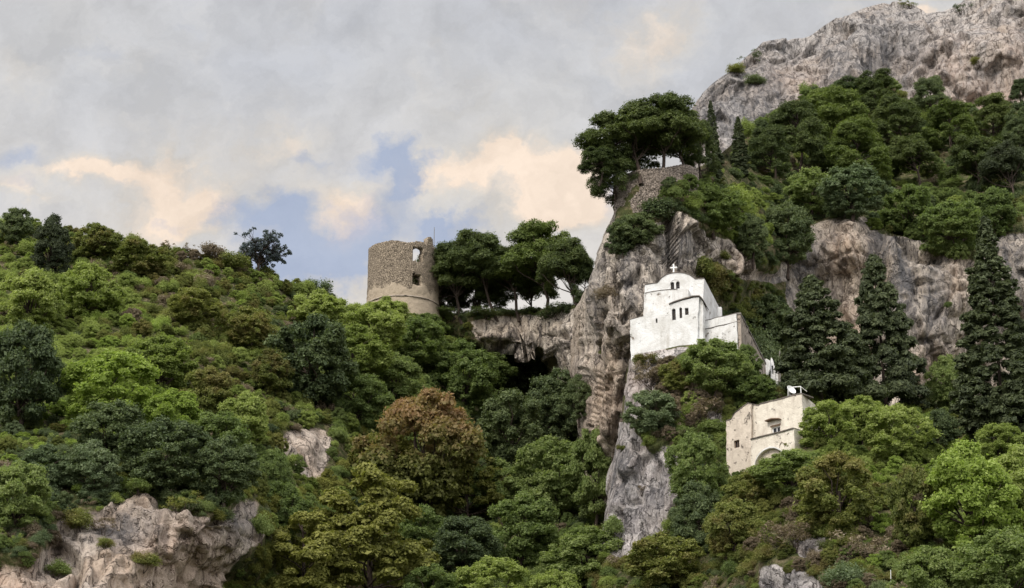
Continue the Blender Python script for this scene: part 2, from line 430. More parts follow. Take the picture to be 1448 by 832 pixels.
def masonry(name, stone1, stone2, mortar, coat, coat_lo, coat_hi, sc=1.0):
    m, g = new_mat(name)
    tc = g.node('ShaderNodeTexCoord').outputs['UV']
    P = g.node('ShaderNodeNewGeometry').outputs['Position']
    wr = g.node('ShaderNodeVectorMath', operation='SCALE', ins={0: g.noise(P, 1.2, 3, .6, out=1), 'Scale': .25}).outputs[0]
    uv = g.node('ShaderNodeVectorMath', operation='ADD', ins={0: tc, 1: wr}).outputs[0]
    v = g.node('ShaderNodeTexVoronoi', feature='F1', ins={'Vector': g.mapping(uv, (1.0, 1.7, 1)), 'Scale': 2.9 * sc})
    e = g.node('ShaderNodeTexVoronoi', feature='DISTANCE_TO_EDGE', ins={'Vector': g.mapping(uv, (1.0, 1.7, 1)), 'Scale': 2.9 * sc})
    edge = g.ramp(e.outputs['Distance'], [(.02, 1.0), (.12, 0.0)])
    c = g.mix(g.node('ShaderNodeSeparateColor', ins={0: v.outputs['Color']}).outputs[0], stone1, stone2)
    c = g.mix(g.math('MULTIPLY', edge, .85), c, mortar)
    n = g.noise(P, .45, 6, .7, .4)
    sep = g.node('ShaderNodeSeparateXYZ', ins={0: tc})
    hz = g.math('MULTIPLY', g.math('SUBTRACT', coat_hi, sep.outputs[1]), 1.0 / (coat_hi - coat_lo))
    cm = g.ramp(g.math('ADD', hz, g.math('MULTIPLY', g.math('SUBTRACT', n, .5), 2.2)), [(.45, 0.0), (.58, 1.0)])
    n5 = g.noise(P, 1.7, 6, .7)
    cc = g.mix(g.ramp(n5, [(.35, 0.0), (.65, 1.0)]), coat, tuple(x * .62 for x in coat))
    c = g.mix(g.math('MULTIPLY', cm, .9), c, cc)
    c = g.mix(1.0, c, g.ramp(n5, [(.3, .75), (.7, 1.15)]), 'MULTIPLY')
    h = g.math('ADD', g.math('MULTIPLY', g.math('MULTIPLY', edge, g.math('SUBTRACT', 1.0, cm)), -1.0), g.math('MULTIPLY', n5, .6))
    finish(g, principled(g, c, .95, bump(g, h, .35, 1.0)))
    return m
M['tower'] = masonry('tower_rubble_masonry', (.40, .325, .24), (.29, .235, .175), (.19, .15, .112), (.47, .385, .285), 1.2, 4.6)
M['rubble'] = masonry('terrace_rubble_masonry', (.46, .385, .32), (.26, .215, .18), (.10, .085, .07), (.2, .16, .13), -9, -8, 1.35)
# ---------------------------------------------------------------- terrain: five rock masses and the ground
def interp(xs):
    a = np.array(xs, float)
    return lambda q: np.interp(q, a[:, 0], a[:, 1])
def lines(lo, fine0, fine1, hi, step, coarse):
    return np.concatenate([np.arange(lo, fine0, coarse), np.arange(fine0, fine1, step), np.arange(fine1, hi + coarse, coarse)])
SHEETS = {}
class Sheet:
    def __init__(s, name, left, right, top, bottom, depth, mat, rockpolys, vegpolys=None, rock_default=0.0,
                 amp=1.0, ures=3, vres=3, ufine=(0, 1448), vfine=(0, 840), back=(60, .3), wrap_left=0, ragged=0.0, flat=None, rough=1.0, zones=(), fs=1.0):
        s.Y = RBF(depth); s.name = name
        # rows: v is measured below the top line; columns: u is measured right of the left line
        uu = lines(min(left(0), left(400), ufine[0]) - 0.0, ufine[0], ufine[1], right, ures, 22)
        us = uu.copy()
        if wrap_left:                                   # columns shear with the slanting left edge: find where each meets its top line
            for _ in range(8): us = left(top(us)) + (right - left(top(us))) * ((uu - uu[0]) / (right - uu[0]))
        tmin = float(np.min(top(us)))
        nv = np.concatenate([np.arange(0, vfine[1] - tmin, vres), np.arange(vfine[1] - tmin, bottom - tmin, 18), [bottom - tmin]])
        V = tmin + nv                                   # nominal v for the column with the highest top
        # warp rows so that every column starts on its top line
        T = top(us)[None, :]
        frac = (V[:, None] - tmin) / (bottom - tmin)
        Vg = T + (bottom - T) * frac
        # keep spacing even in the visible band
        Ug = np.broadcast_to(uu[None, :], Vg.shape).copy()
        ul = left(Vg)
        k = np.clip((Ug - uu[0]) / max(1.0, (right - uu[0])), 0, 1)
        if wrap_left:
            Ug = ul + (right - ul) * ((Ug - uu[0]) / (right - uu[0]))
        s.rocky = lambda u, v: s._rock(u, v)
        s.rp, s.vp, s.rd = rockpolys, vegpolys or [], rock_default
        Yg = s.Y(Ug, Vg)
        if wrap_left:                                   # round the left edge off into the hill behind
            d = np.clip((Ug - ul) / 26.0, 0, 1)
            Yg = Yg + (1 - np.sqrt(1 - (1 - d) ** 2)) * 7.0
        if ragged:
            Vg = Vg + (fbm(np.stack([Ug / 26, Vg * 0, Vg * 0], -1), 4) * ragged) * np.exp(-(Vg - T) / 25)
        Pg = at(Ug, Vg, Yg)
        rk = s._rock(Ug, Vg).astype(float)
        for _ in range(3): rk[1:-1, 1:-1] = (rk[1:-1, 1:-1] + rk[:-2, 1:-1] + rk[2:, 1:-1] + rk[1:-1, :-2] + rk[1:-1, 2:]) / 5
        def normals(P):
            du = np.gradient(P, axis=1); dv = np.gradient(P, axis=0)
            n = np.cross(dv, du); n /= np.linalg.norm(n, axis=-1, keepdims=True) + 1e-9
            n *= np.where(n[..., 1:2] > 0, -1, 1)
            return n
        N = normals(Pg)
        tc = -Pg / np.linalg.norm(Pg, axis=-1, keepdims=True)
        N = N * .45 + tc * .55 * np.array([1, 1, .4]); N /= np.linalg.norm(N, axis=-1, keepdims=True)
        w = np.array([1, 1, .55])
        wp = Pg + np.stack([fbm(Pg * .06 + 5, 3), fbm(Pg * .06 + 25, 3), fbm(Pg * .06 + 45, 3)], -1) * 5
        b1 = billow(wp * w * .07, 3, .5)
        st = billow(wp * np.array([.42, .42, .05]), 3, .5)      # vertical flutes
        fa, ea = facets(wp * np.array([1, 1, .6]) * .11 * fs)
        fb, eb = facets((wp + fa[..., None]) * np.array([1, 1, .45]) * .30 * fs + 3)
        fc, ec = facets((wp + fb[..., None] * .6) * np.array([1, 1, .6]) * .85 * fs + 7)
        lay = np.abs(perlin(wp * np.array([.03, .03, .28]) + 9))     # ledges
        dsp = b1 * 1.0 + st * 1.0 * rough + fa * 3.0 + fb * 1.5 + fc * .55 * rough
        dsp -= np.exp(-ea * 9) * .9 + np.exp(-eb * 9) * .5 + np.exp(-lay * 14) * .8
        dsp = np.clip(dsp, -4.5, 4.0) * .85
        dsp[1:-1, 1:-1] = dsp[1:-1, 1:-1] * .36 + (dsp[:-2, 1:-1] + dsp[2:, 1:-1] + dsp[1:-1, :-2] + dsp[1:-1, 2:]) * .16
        soft = fbm(Pg * .08, 4) * 1.6 + fbm(Pg * .5, 2) * .3
        dd = (dsp * rk + soft * (1 - rk)) * amp
        fade = np.clip((1400 - Vg) / 300, 0.1, 1)
        fade = fade * np.clip(.18 + (Vg - T) / 36, .18, 1)
        ln = np.maximum(np.linalg.norm(np.gradient(Pg, axis=0), axis=-1), np.linalg.norm(np.gradient(Pg, axis=1), axis=-1))
        fade = fade * np.where(rk > .3, np.clip(.62 * ures / 2.1 * np.median(Yg) / 240 / ln, .10, 1), 1)   # thin out where the sheet is stretched
        if flat is not None: fade = fade * flat(Ug, Vg)
        Pg = Pg + N * (dd * fade)[..., None]
        # rows that run back from the top edge, so the mass has a body behind its skyline
        dist = np.array([1.0, 3, 7, 14, 26, 44, back[0]])[::-1]
        backrows = []
        for d in dist:
            q = Pg[0].copy(); q[:, 1] += d
            q[:, 2] -= (d ** 1.0) * (back[1](Ug[0]) if callable(back[1]) else back[1]) * np.clip(d / 12, .15, 1)
            q[:, 2] += fbm(q * .1, 3) * min(d, 8) * .12 
            backrows.append(q)
        G = np.concatenate([np.array(backrows), Pg], 0); RK = np.concatenate([np.repeat(rk[:1] * .3, len(dist), 0), rk], 0)
        if wrap_left:                                   # side that runs back from the left edge
            cols = []
            for d in (70, 40, 22, 11, 5, 2):
                q = G[:, :1].copy(); q[..., 1] += d; q[..., 0] += d * .12
                q += (fbm(q * .12, 3) * min(d, 10) * .25)[..., None] * np.array([1, 0, 0])
                cols.append(q)
            G = np.concatenate(cols + [G], 1); RK = np.concatenate([np.repeat(RK[:, :1], 6, 1), RK], 1)
        r, c = G.shape[:2]
        idx = np.arange(r * c).reshape(r, c)
        F = np.stack([idx[:-1, :-1], idx[1:, :-1], idx[1:, 1:], idx[:-1, 1:]], -1).reshape(-1, 4)
        me = np_mesh(name, G.reshape(-1, 3), F, False)
        a = me.attributes.new('veg', 'FLOAT', 'POINT'); a.data.foreach_set('value', (1 - RK).ravel().astype(np.float32))
        for an in ('grey', 'ochre'):                    # weather stains: each has its own place on the rock
            z = np.zeros_like(Ug)
            for (kind, zu, zv, ru, rv, am) in zones:
                if kind == an: z = np.maximum(z, am * np.exp(-(((Ug - zu) / ru) ** 2 + ((Vg - zv) / rv) ** 2)))
            zf = np.zeros(G.shape[:2]); zf[G.shape[0] - z.shape[0]:, G.shape[1] - z.shape[1]:] = z
            a = me.attributes.new(an, 'FLOAT', 'POINT'); a.data.foreach_set('value', zf.ravel().astype(np.float32))
        me.materials.append(mat)
        s.ob = tag(link(name, me), kind='structure')
        s.P, s.U, s.V, s.N = Pg, Ug, Vg, N
        SHEETS[name] = s
    def _rock(s, u, v):
        r = np.full(np.broadcast(u, v).shape, s.rd > .5)
        for p in s.vp: r &= ~inpoly(u, v, p)
        for p in s.rp: r |= inpoly(u, v, p)
        return r
    def point(s, u, v):
        """the surface point nearest to photo pixel (u, v)"""
        u = np.atleast_1d(u); v = np.atleast_1d(v); out = []
        for a, b in zip(u, v):
            d = (s.U - a) ** 2 + (s.V - b) ** 2
            k = np.unravel_index(np.argmin(d), d.shape); out.append(s.P[k])
        return np.array(out)

ground_me = np_mesh('ground', [(-1500, -300, 0), (1500, -300, 0), (1500, 3000, 0), (-1500, 3000, 0)], [(0, 1, 2, 3)])
gm, g_ = new_mat('dry_grass_and_earth')
gp = g_.node('ShaderNodeNewGeometry').outputs['Position']
finish(g_, principled(g_, g_.ramp(g_.noise(gp, .15, 7, .7), [(.35, (.03, .045, .018)), (.55, (.07, .075, .03)), (.75, (.14, .11, .07))]), .95))
ground_me.materials.append(gm); tag(link('ground', ground_me), kind='structure')

Z_ = lambda c: (lambda v: np.zeros_like(np.asarray(v, float)) + c)
# the broad wooded slope on the left, running down into the gorge
hill = Sheet('hillside', Z_(-420), 905,
    interp([(-420, 305), (0, 318), (60, 334), (110, 345), (200, 352), (250, 362), (330, 372), (400, 398), (440, 414), (480, 436), (510, 447), (560, 452), (620, 462), (700, 492), (800, 545), (905, 560)]),
    1395,
    [(-420, 305, 285), (-420, 600, 190), (-420, 832, 150), (-420, 1400, 62), (0, 320, 272), (0, 420, 240), (0, 500, 212), (0, 620, 183), (0, 700, 168), (0, 832, 152), (0, 1400, 60),
     (100, 350, 272), (100, 560, 200), (100, 700, 166), (200, 355, 276), (200, 450, 240), (200, 560, 204), (200, 690, 170), (200, 730, 165), (200, 832, 160), (200, 1400, 68),
     (310, 700, 170), (310, 760, 167), (300, 800, 172), (320, 832, 180), (350, 375, 285), (350, 450, 258), (350, 530, 235), (350, 640, 200), (345, 740, 172), (360, 800, 180), (400, 832, 186),
     (400, 620, 216), (430, 420, 290), (430, 500, 262), (430, 590, 232), (440, 620, 220), (440, 670, 215), (450, 740, 205), (430, 832, 190), (510, 447, 294), (520, 520, 270), (520, 600, 250), (520, 740, 215), (520, 832, 192),
     (600, 460, 302), (600, 530, 285), (600, 610, 262), (600, 740, 228), (600, 832, 197), (700, 492, 322), (700, 560, 305), (700, 620, 285), (700, 720, 240), (700, 832, 200),
     (800, 560, 330), (800, 640, 290), (820, 740, 232), (800, 832, 200), (905, 560, 330), (905, 740, 232), (905, 832, 205), (905, 1400, 88), (500, 1400, 80)],
    M['rock_left'],
    [[(95, 722), (150, 712), (180, 704), (205, 698), (250, 712), (300, 728), (330, 722), (345, 700), (362, 712), (372, 760), (338, 792), (290, 850), (-60, 860), (-60, 795), (0, 792), (45, 797), (62, 768), (75, 745)],
     [(398, 612), (440, 602), (468, 612), (466, 660), (447, 682), (425, 668), (402, 640)]],
    ufine=(-20, 900), ures=2.6, vres=2.6, back=(70, .35), amp=.9,
    zones=[('ochre', 250, 780, 60, 50, .8), ('ochre', 20, 815, 60, 20, .8), ('grey', 170, 740, 60, 26, .7), ('grey', 350, 730, 20, 30, .7)])
# the low cliff with the hollow beneath it, under the pines beside the tower
cave = Sheet('cave_cliff', Z_(560), 930,
    interp([(560, 462), (600, 454), (640, 446), (700, 440), (760, 437), (830, 430), (930, 415)]), 720,
    [(560, 460, 312), (600, 452, 308), (640, 446, 305), (700, 440, 303), (760, 437, 302), (830, 430, 288), (930, 420, 260),
     (640, 480, 308), (640, 520, 325), (680, 470, 302), (690, 488, 303), (720, 480, 300), (735, 492, 300), (750, 505, 313), (770, 505, 306), (790, 480, 290), (800, 530, 294), (760, 540, 317), (700, 520, 326), (720, 580, 330),
     (790, 560, 303), (810, 560, 292), (780, 640, 314), (820, 610, 286), (835, 650, 284), (560, 560, 330), (560, 700, 330), (700, 700, 335), (850, 500, 280), (850, 700, 320), (930, 720, 320)],
    M['rock_main'],
    [[(660, 456), (700, 446), (760, 444), (800, 438), (930, 425), (930, 720), (815, 650), (812, 580), (800, 552), (775, 520), (745, 498), (700, 496), (672, 482)]],
    ufine=(560, 860), ures=2.2, vres=2.2, vfine=(0, 640), back=(60, .55), amp=1.0)
# the main cliff: bare flank above the gorge, terraces and the streaked wall on the right
CL = interp([(150, 1005), (236, 905), (246, 892), (262, 878), (300, 863), (340, 850), (400, 828), (440, 811), (480, 806), (520, 806), (560, 815), (620, 823), (700, 830), (800, 835), (1000, 840)])
TERR = [(866, 372), (872, 345), (900, 338), (930, 312), (955, 300), (985, 318), (1010, 335), (1045, 345), (1062, 358), (1072, 384), (1100, 388), (1112, 352), (1140, 322), (1165, 312), (1200, 302), (1228, 308), (1245, 330), (1290, 338), (1320, 352), (1352, 362), (1380, 362), (1398, 335), (1448, 322), (1720, 300), (1720, 0), (850, 0), (850, 250), (868, 300)]
cliff = Sheet('main_cliff', CL, 1720,
    interp([(700, 250), (895, 248), (905, 244), (985, 238), (1010, 225), (1040, 195), (1090, 155), (1150, 132), (1250, 128), (1340, 164), (1448, 150), (1720, 120)]), 830,
    [(895, 246, 229), (985, 240, 236), (870, 300, 226), (860, 380, 224), (815, 440, 234), (808, 500, 240), (815, 560, 236), (825, 640, 232), (840, 520, 228), (860, 450, 221), (860, 600, 224), (830, 830, 228),
     (900, 290, 226), (900, 350, 223), (900, 420, 221), (950, 340, 225), (950, 390, 225), (985, 300, 228), (1030, 360, 232), (1030, 410, 234), (1060, 380, 236), (1080, 450, 244), (1100, 560, 238), (900, 520, 224), (950, 560, 228), (1000, 560, 230), (1000, 480, 232), (900, 640, 226), (900, 830, 226),
     (1010, 230, 252), (1050, 300, 246), (1050, 250, 270), (1050, 195, 300), (1080, 390, 250), (1120, 350, 262), (1150, 325, 268), (1200, 305, 268), (1150, 290, 284), (1150, 220, 320), (1150, 135, 372), (1250, 335, 266), (1250, 290, 290), (1250, 220, 325), (1250, 120, 388),
     (1350, 362, 264), (1350, 300, 292), (1350, 220, 325), (1350, 150, 372), (1448, 325, 270), (1448, 250, 305), (1448, 145, 375), (1720, 320, 280), (1720, 120, 390),
     (1180, 400, 264), (1200, 480, 258), (1250, 400, 262), (1300, 380, 262), (1300, 450, 258), (1330, 520, 261), (1340, 545, 268), (1300, 560, 252), (1250, 580, 252), (1400, 450, 262), (1448, 450, 265), (1448, 600, 255), (1150, 480, 256), (1150, 600, 245), (1300, 700, 245), (1448, 800, 245), (1720, 600, 260), (1720, 830, 250), (1100, 830, 230)],
    M['rock_main'], [[(955, 312), (985, 320), (1005, 345), (975, 352), (960, 335)]],
    [TERR, [(1020, 372), (1050, 395), (1110, 400), (1125, 470), (1120, 600), (1010, 600), (990, 470), (1000, 385)], [(1300, 560), (1448, 560), (1720, 540), (1720, 830), (1300, 830)],
     [(990, 360), (1018, 372), (1024, 420), (1000, 410)]],
    1.0, ufine=(700, 1470), ures=2.1, vres=2.1, vfine=(0, 700), back=(45, .25), wrap_left=1,
    zones=[('grey', 1278, 400, 20, 70, 1.0), ('grey', 1322, 415, 20, 70, .9), ('grey', 1250, 350, 26, 36, .8), ('grey', 1140, 360, 26, 50, .9), ('grey', 1100, 410, 30, 40, .7), ('grey', 1420, 400, 40, 80, .6), ('grey', 838, 420, 16, 70, .7), ('grey', 885, 400, 14, 60, .5),
           ('grey', 960, 350, 40, 26, .6), ('ochre', 1190, 350, 38, 46, 1.0), ('ochre', 1205, 455, 34, 40, .9), ('ochre', 1330, 520, 50, 34, .9), ('ochre', 1350, 400, 20, 50, .6), ('ochre', 1046, 375, 30, 30, .8), ('ochre', 850, 560, 34, 90, .8), ('ochre', 790, 500, 30, 60, .7), ('ochre', 1300, 540, 20, 60, .7)], amp=1.0,
    flat=lambda u, v: 1 - .8 * np.exp(-(((u - 965) / 70) ** 2 + ((v - 430) / 50) ** 2) ** 2))
# the bare summit crag in the upper right corner
crag = Sheet('summit_crag', interp([(-80, 1200), (140, 985), (155, 976), (200, 972), (260, 975), (400, 985)]), 1760,
    interp([(900, 162), (972, 157), (980, 143), (1000, 123), (1020, 107), (1036, 98), (1042, 89), (1050, 77), (1075, 61), (1110, 55), (1143, 51), (1150, 47), (1165, 35), (1183, 24), (1200, 22), (1225, 10), (1250, 3), (1272, 3), (1292, 7), (1310, 16), (1335, 15), (1352, 9), (1362, 1), (1390, -9), (1450, -33), (1760, -78)]), 340,
    [(972, 160, 404), (985, 240, 396), (1000, 340, 380), (1050, 80, 418), (1050, 160, 406), (1050, 260, 390), (1150, 55, 424), (1150, 130, 410), (1150, 220, 398), (1250, 6, 430), (1240, 60, 416), (1200, 110, 409), (1270, 90, 419), (1280, 130, 408),
     (1350, 15, 424), (1330, 80, 406), (1350, 150, 398), (1400, 60, 402), (1400, 110, 404), (1448, -25, 424), (1448, 100, 398), (1448, 180, 390), (1300, 260, 390), (1448, 300, 380), (1760, -75, 430), (1760, 200, 395), (1760, 340, 380)],
    M['rock_top'], [], [[(1000, 330), (1060, 260), (1448, 240), (1760, 240), (1760, 345), (1000, 345)]], 1.0,
    ufine=(960, 1460), ures=2.0, vres=2.0, vfine=(0, 230), back=(90, .5), wrap_left=1, amp=1.25, ragged=3, rough=.5, fs=.62,
    zones=[('grey', 1245, 80, 40, 60, .9), ('grey', 1185, 90, 30, 50, .7), ('grey', 1060, 150, 60, 90, .8), ('grey', 1005, 160, 30, 60, .8), ('grey', 1290, 60, 30, 40, .5), ('ochre', 1400, 140, 70, 34, 1.0), ('ochre', 1340, 95, 60, 40, .7), ('ochre', 1120, 110, 60, 26, .6), ('ochre', 1440, 70, 50, 50, .5)])
# the spur in front that carries the chapel and the old house
SL = interp([(440, 900), (490, 893), (520, 888), (560, 882), (600, 876), (640, 868), (680, 862), (720, 855), (775, 846), (832, 838), (1000, 820), (1400, 780)])
spur = Sheet('rock_spur', SL, 1720,
    interp([(800, 508), (893, 506), (905, 500), (925, 497), (960, 489), (1000, 486), (1030, 494), (1044, 502), (1065, 530), (1100, 545), (1130, 562), (1200, 572), (1300, 574), (1448, 560), (1720, 540)]), 1395,
    [(893, 506, 208), (925, 497, 208.5), (960, 490, 208.5), (1000, 486, 208), (1044, 502, 206), (1070, 530, 208), (1100, 548, 206), (1140, 565, 203), (880, 560, 204), (930, 560, 204), (1000, 560, 202), (1030, 590, 201), (1080, 600, 199), (1130, 590, 201), (1150, 580, 204),
     (880, 600, 203), (900, 640, 201), (930, 630, 199), (860, 720, 198), (850, 775, 196), (845, 832, 190), (940, 640, 198), (940, 720, 194), (970, 640, 198), (1000, 700, 190), (1000, 780, 180), (1000, 832, 172), (920, 790, 190), (900, 832, 182),
     (1030, 660, 197), (1060, 680, 190.5), (1100, 665, 187), (1130, 645, 185.5), (1150, 625, 188), (1200, 575, 210), (1200, 640, 190), (1200, 740, 166), (1200, 832, 152), (1100, 740, 172), (1100, 790, 160), (1110, 832, 157), (1300, 576, 216), (1300, 640, 192), (1300, 720, 168), (1300, 832, 150), (1448, 562, 218), (1448, 620, 198), (1448, 700, 168), (1448, 832, 146),
     (1720, 542, 225), (1720, 832, 150), (820, 1400, 85), (1448, 1400, 64), (1720, 1400, 64)],
    M['rock_spur'],
    [[(884, 592), (900, 612), (918, 640), (945, 625), (968, 640), (958, 690), (945, 745), (940, 770), (905, 785), (838, 778), (835, 740), (860, 640), (872, 600)],
     [(1075, 805), (1095, 795), (1150, 812), (1168, 832), (1168, 860), (1070, 860)], [(1120, 762), (1165, 752), (1170, 775), (1130, 785)],
     [(886, 500), (935, 494), (985, 488), (960, 500), (930, 520), (925, 560), (905, 590), (880, 590)], [(1000, 580), (1024, 585), (1022, 600), (1000, 600)]],
    ufine=(800, 1470), ures=2.4, vres=2.4, vfine=(0, 845), back=(50, lambda u: np.interp(u, [1040, 1056, 1140], [.02, .32, .36])), wrap_left=1, zones=[('grey', 880, 670, 26, 70, .8), ('grey', 925, 700, 20, 60, .5), ('ochre', 900, 540, 30, 30, .6), ('grey', 1100, 820, 40, 20, .6)], amp=.85,
    flat=lambda u, v: np.where(inpoly(u, v, [(890, 480), (1060, 480), (1150, 560), (1150, 690), (1020, 690), (1020, 560), (890, 520)]), .25, 1.0))
# ---------------------------------------------------------------- plants: crowns are clouds of real leaf-sized faces
def leaves(rs, cen, rad, n, size, asp=.6, up=.25, jitter=.8, flatten=1.0, shell=.55, lower=-.5, zs=1.0):
    """n leaf faces spread over lumps (centres cen, radii rad): arrays of vertices"""
    k = rs.choice(len(cen), n, p=(rad ** 2) / np.sum(rad ** 2))
    d = rs.normal(size=(n, 3)); d /= np.linalg.norm(d, axis=1)[:, None]
    low = d[:, 2] < lower; d[low, 2] *= -1
    rr = (shell + (1 - shell) * rs.rand(n) ** .6) * (1 + .12 * np.clip(rs.normal(size=n), -2, 1.6))
    r = rad[k] * rr
    c = cen[k] + d * r[:, None] * np.array([1, 1, flatten])
    nrm = d + rs.normal(size=(n, 3)) * jitter * .55; nrm[:, 2] += up
    nrm /= np.linalg.norm(nrm, axis=1)[:, None]
    t = np.cross(nrm, rs.normal(size=(n, 3))); t /= np.linalg.norm(t, axis=1)[:, None] + 1e-9
    b = np.cross(nrm, t)
    s = size * np.exp(rs.normal(size=n) * .32)[:, None]
    V = np.stack([c - t * s, c + b * s * asp - t * s * .15, c + t * s, c - b * s * asp - t * s * .15], 1)
    if zs != 1.0: V[..., 2] = cen[k][:, None, 2] + (V[..., 2] - cen[k][:, None, 2]) / zs
    return V.reshape(-1, 3)
def leafmesh(name, V):
    F = np.arange(len(V)).reshape(-1, 4)
    return np_mesh(name, V, F)
def tubes(name, segs, sides=6):
    """segs: list of (list of points, list of radii) -> one mesh of tapered limbs"""
    Vs, Fs, o = [], [], 0
    for pts, rads in segs:
        pts = np.array(pts, float)
        T = np.gradient(pts, axis=0); T /= np.linalg.norm(T, axis=1)[:, None] + 1e-9
        ref = np.array([1, 0, 0.]) if abs(T[0][0]) < .8 else np.array([0, 1., 0])
        for p, t, r in zip(pts, T, rads):
            a = np.cross(t, ref); a /= np.linalg.norm(a) + 1e-9; b = np.cross(t, a)
            for q in range(sides):
                an = 2 * math.pi * q / sides
                Vs.append(p + (a * math.cos(an) + b * math.sin(an)) * r)
        n = len(pts)
        for i in range(n - 1):
            for q in range(sides):
                q2 = (q + 1) % sides
                Fs.append((o + i * sides + q, o + i * sides + q2, o + (i + 1) * sides + q2, o + (i + 1) * sides + q))
        o += n * sides
    return np_mesh(name, Vs, Fs, True)
def limb(rs, a, b, r0, r1, n=6, wob=.04):
    a = np.array(a, float); b = np.array(b, float); t = np.linspace(0, 1, n)[:, None]
    p = a + (b - a) * t + np.sin(t * math.pi) * rs.normal(size=3) * wob * np.linalg.norm(b - a) * np.array([1, 1, .5])
    p[1:-1] += rs.normal(size=(n - 2, 3)) * wob * .25 * np.linalg.norm(b - a)
    return list(p), list(r0 + (r1 - r0) * np.linspace(0, 1, n) ** .8)

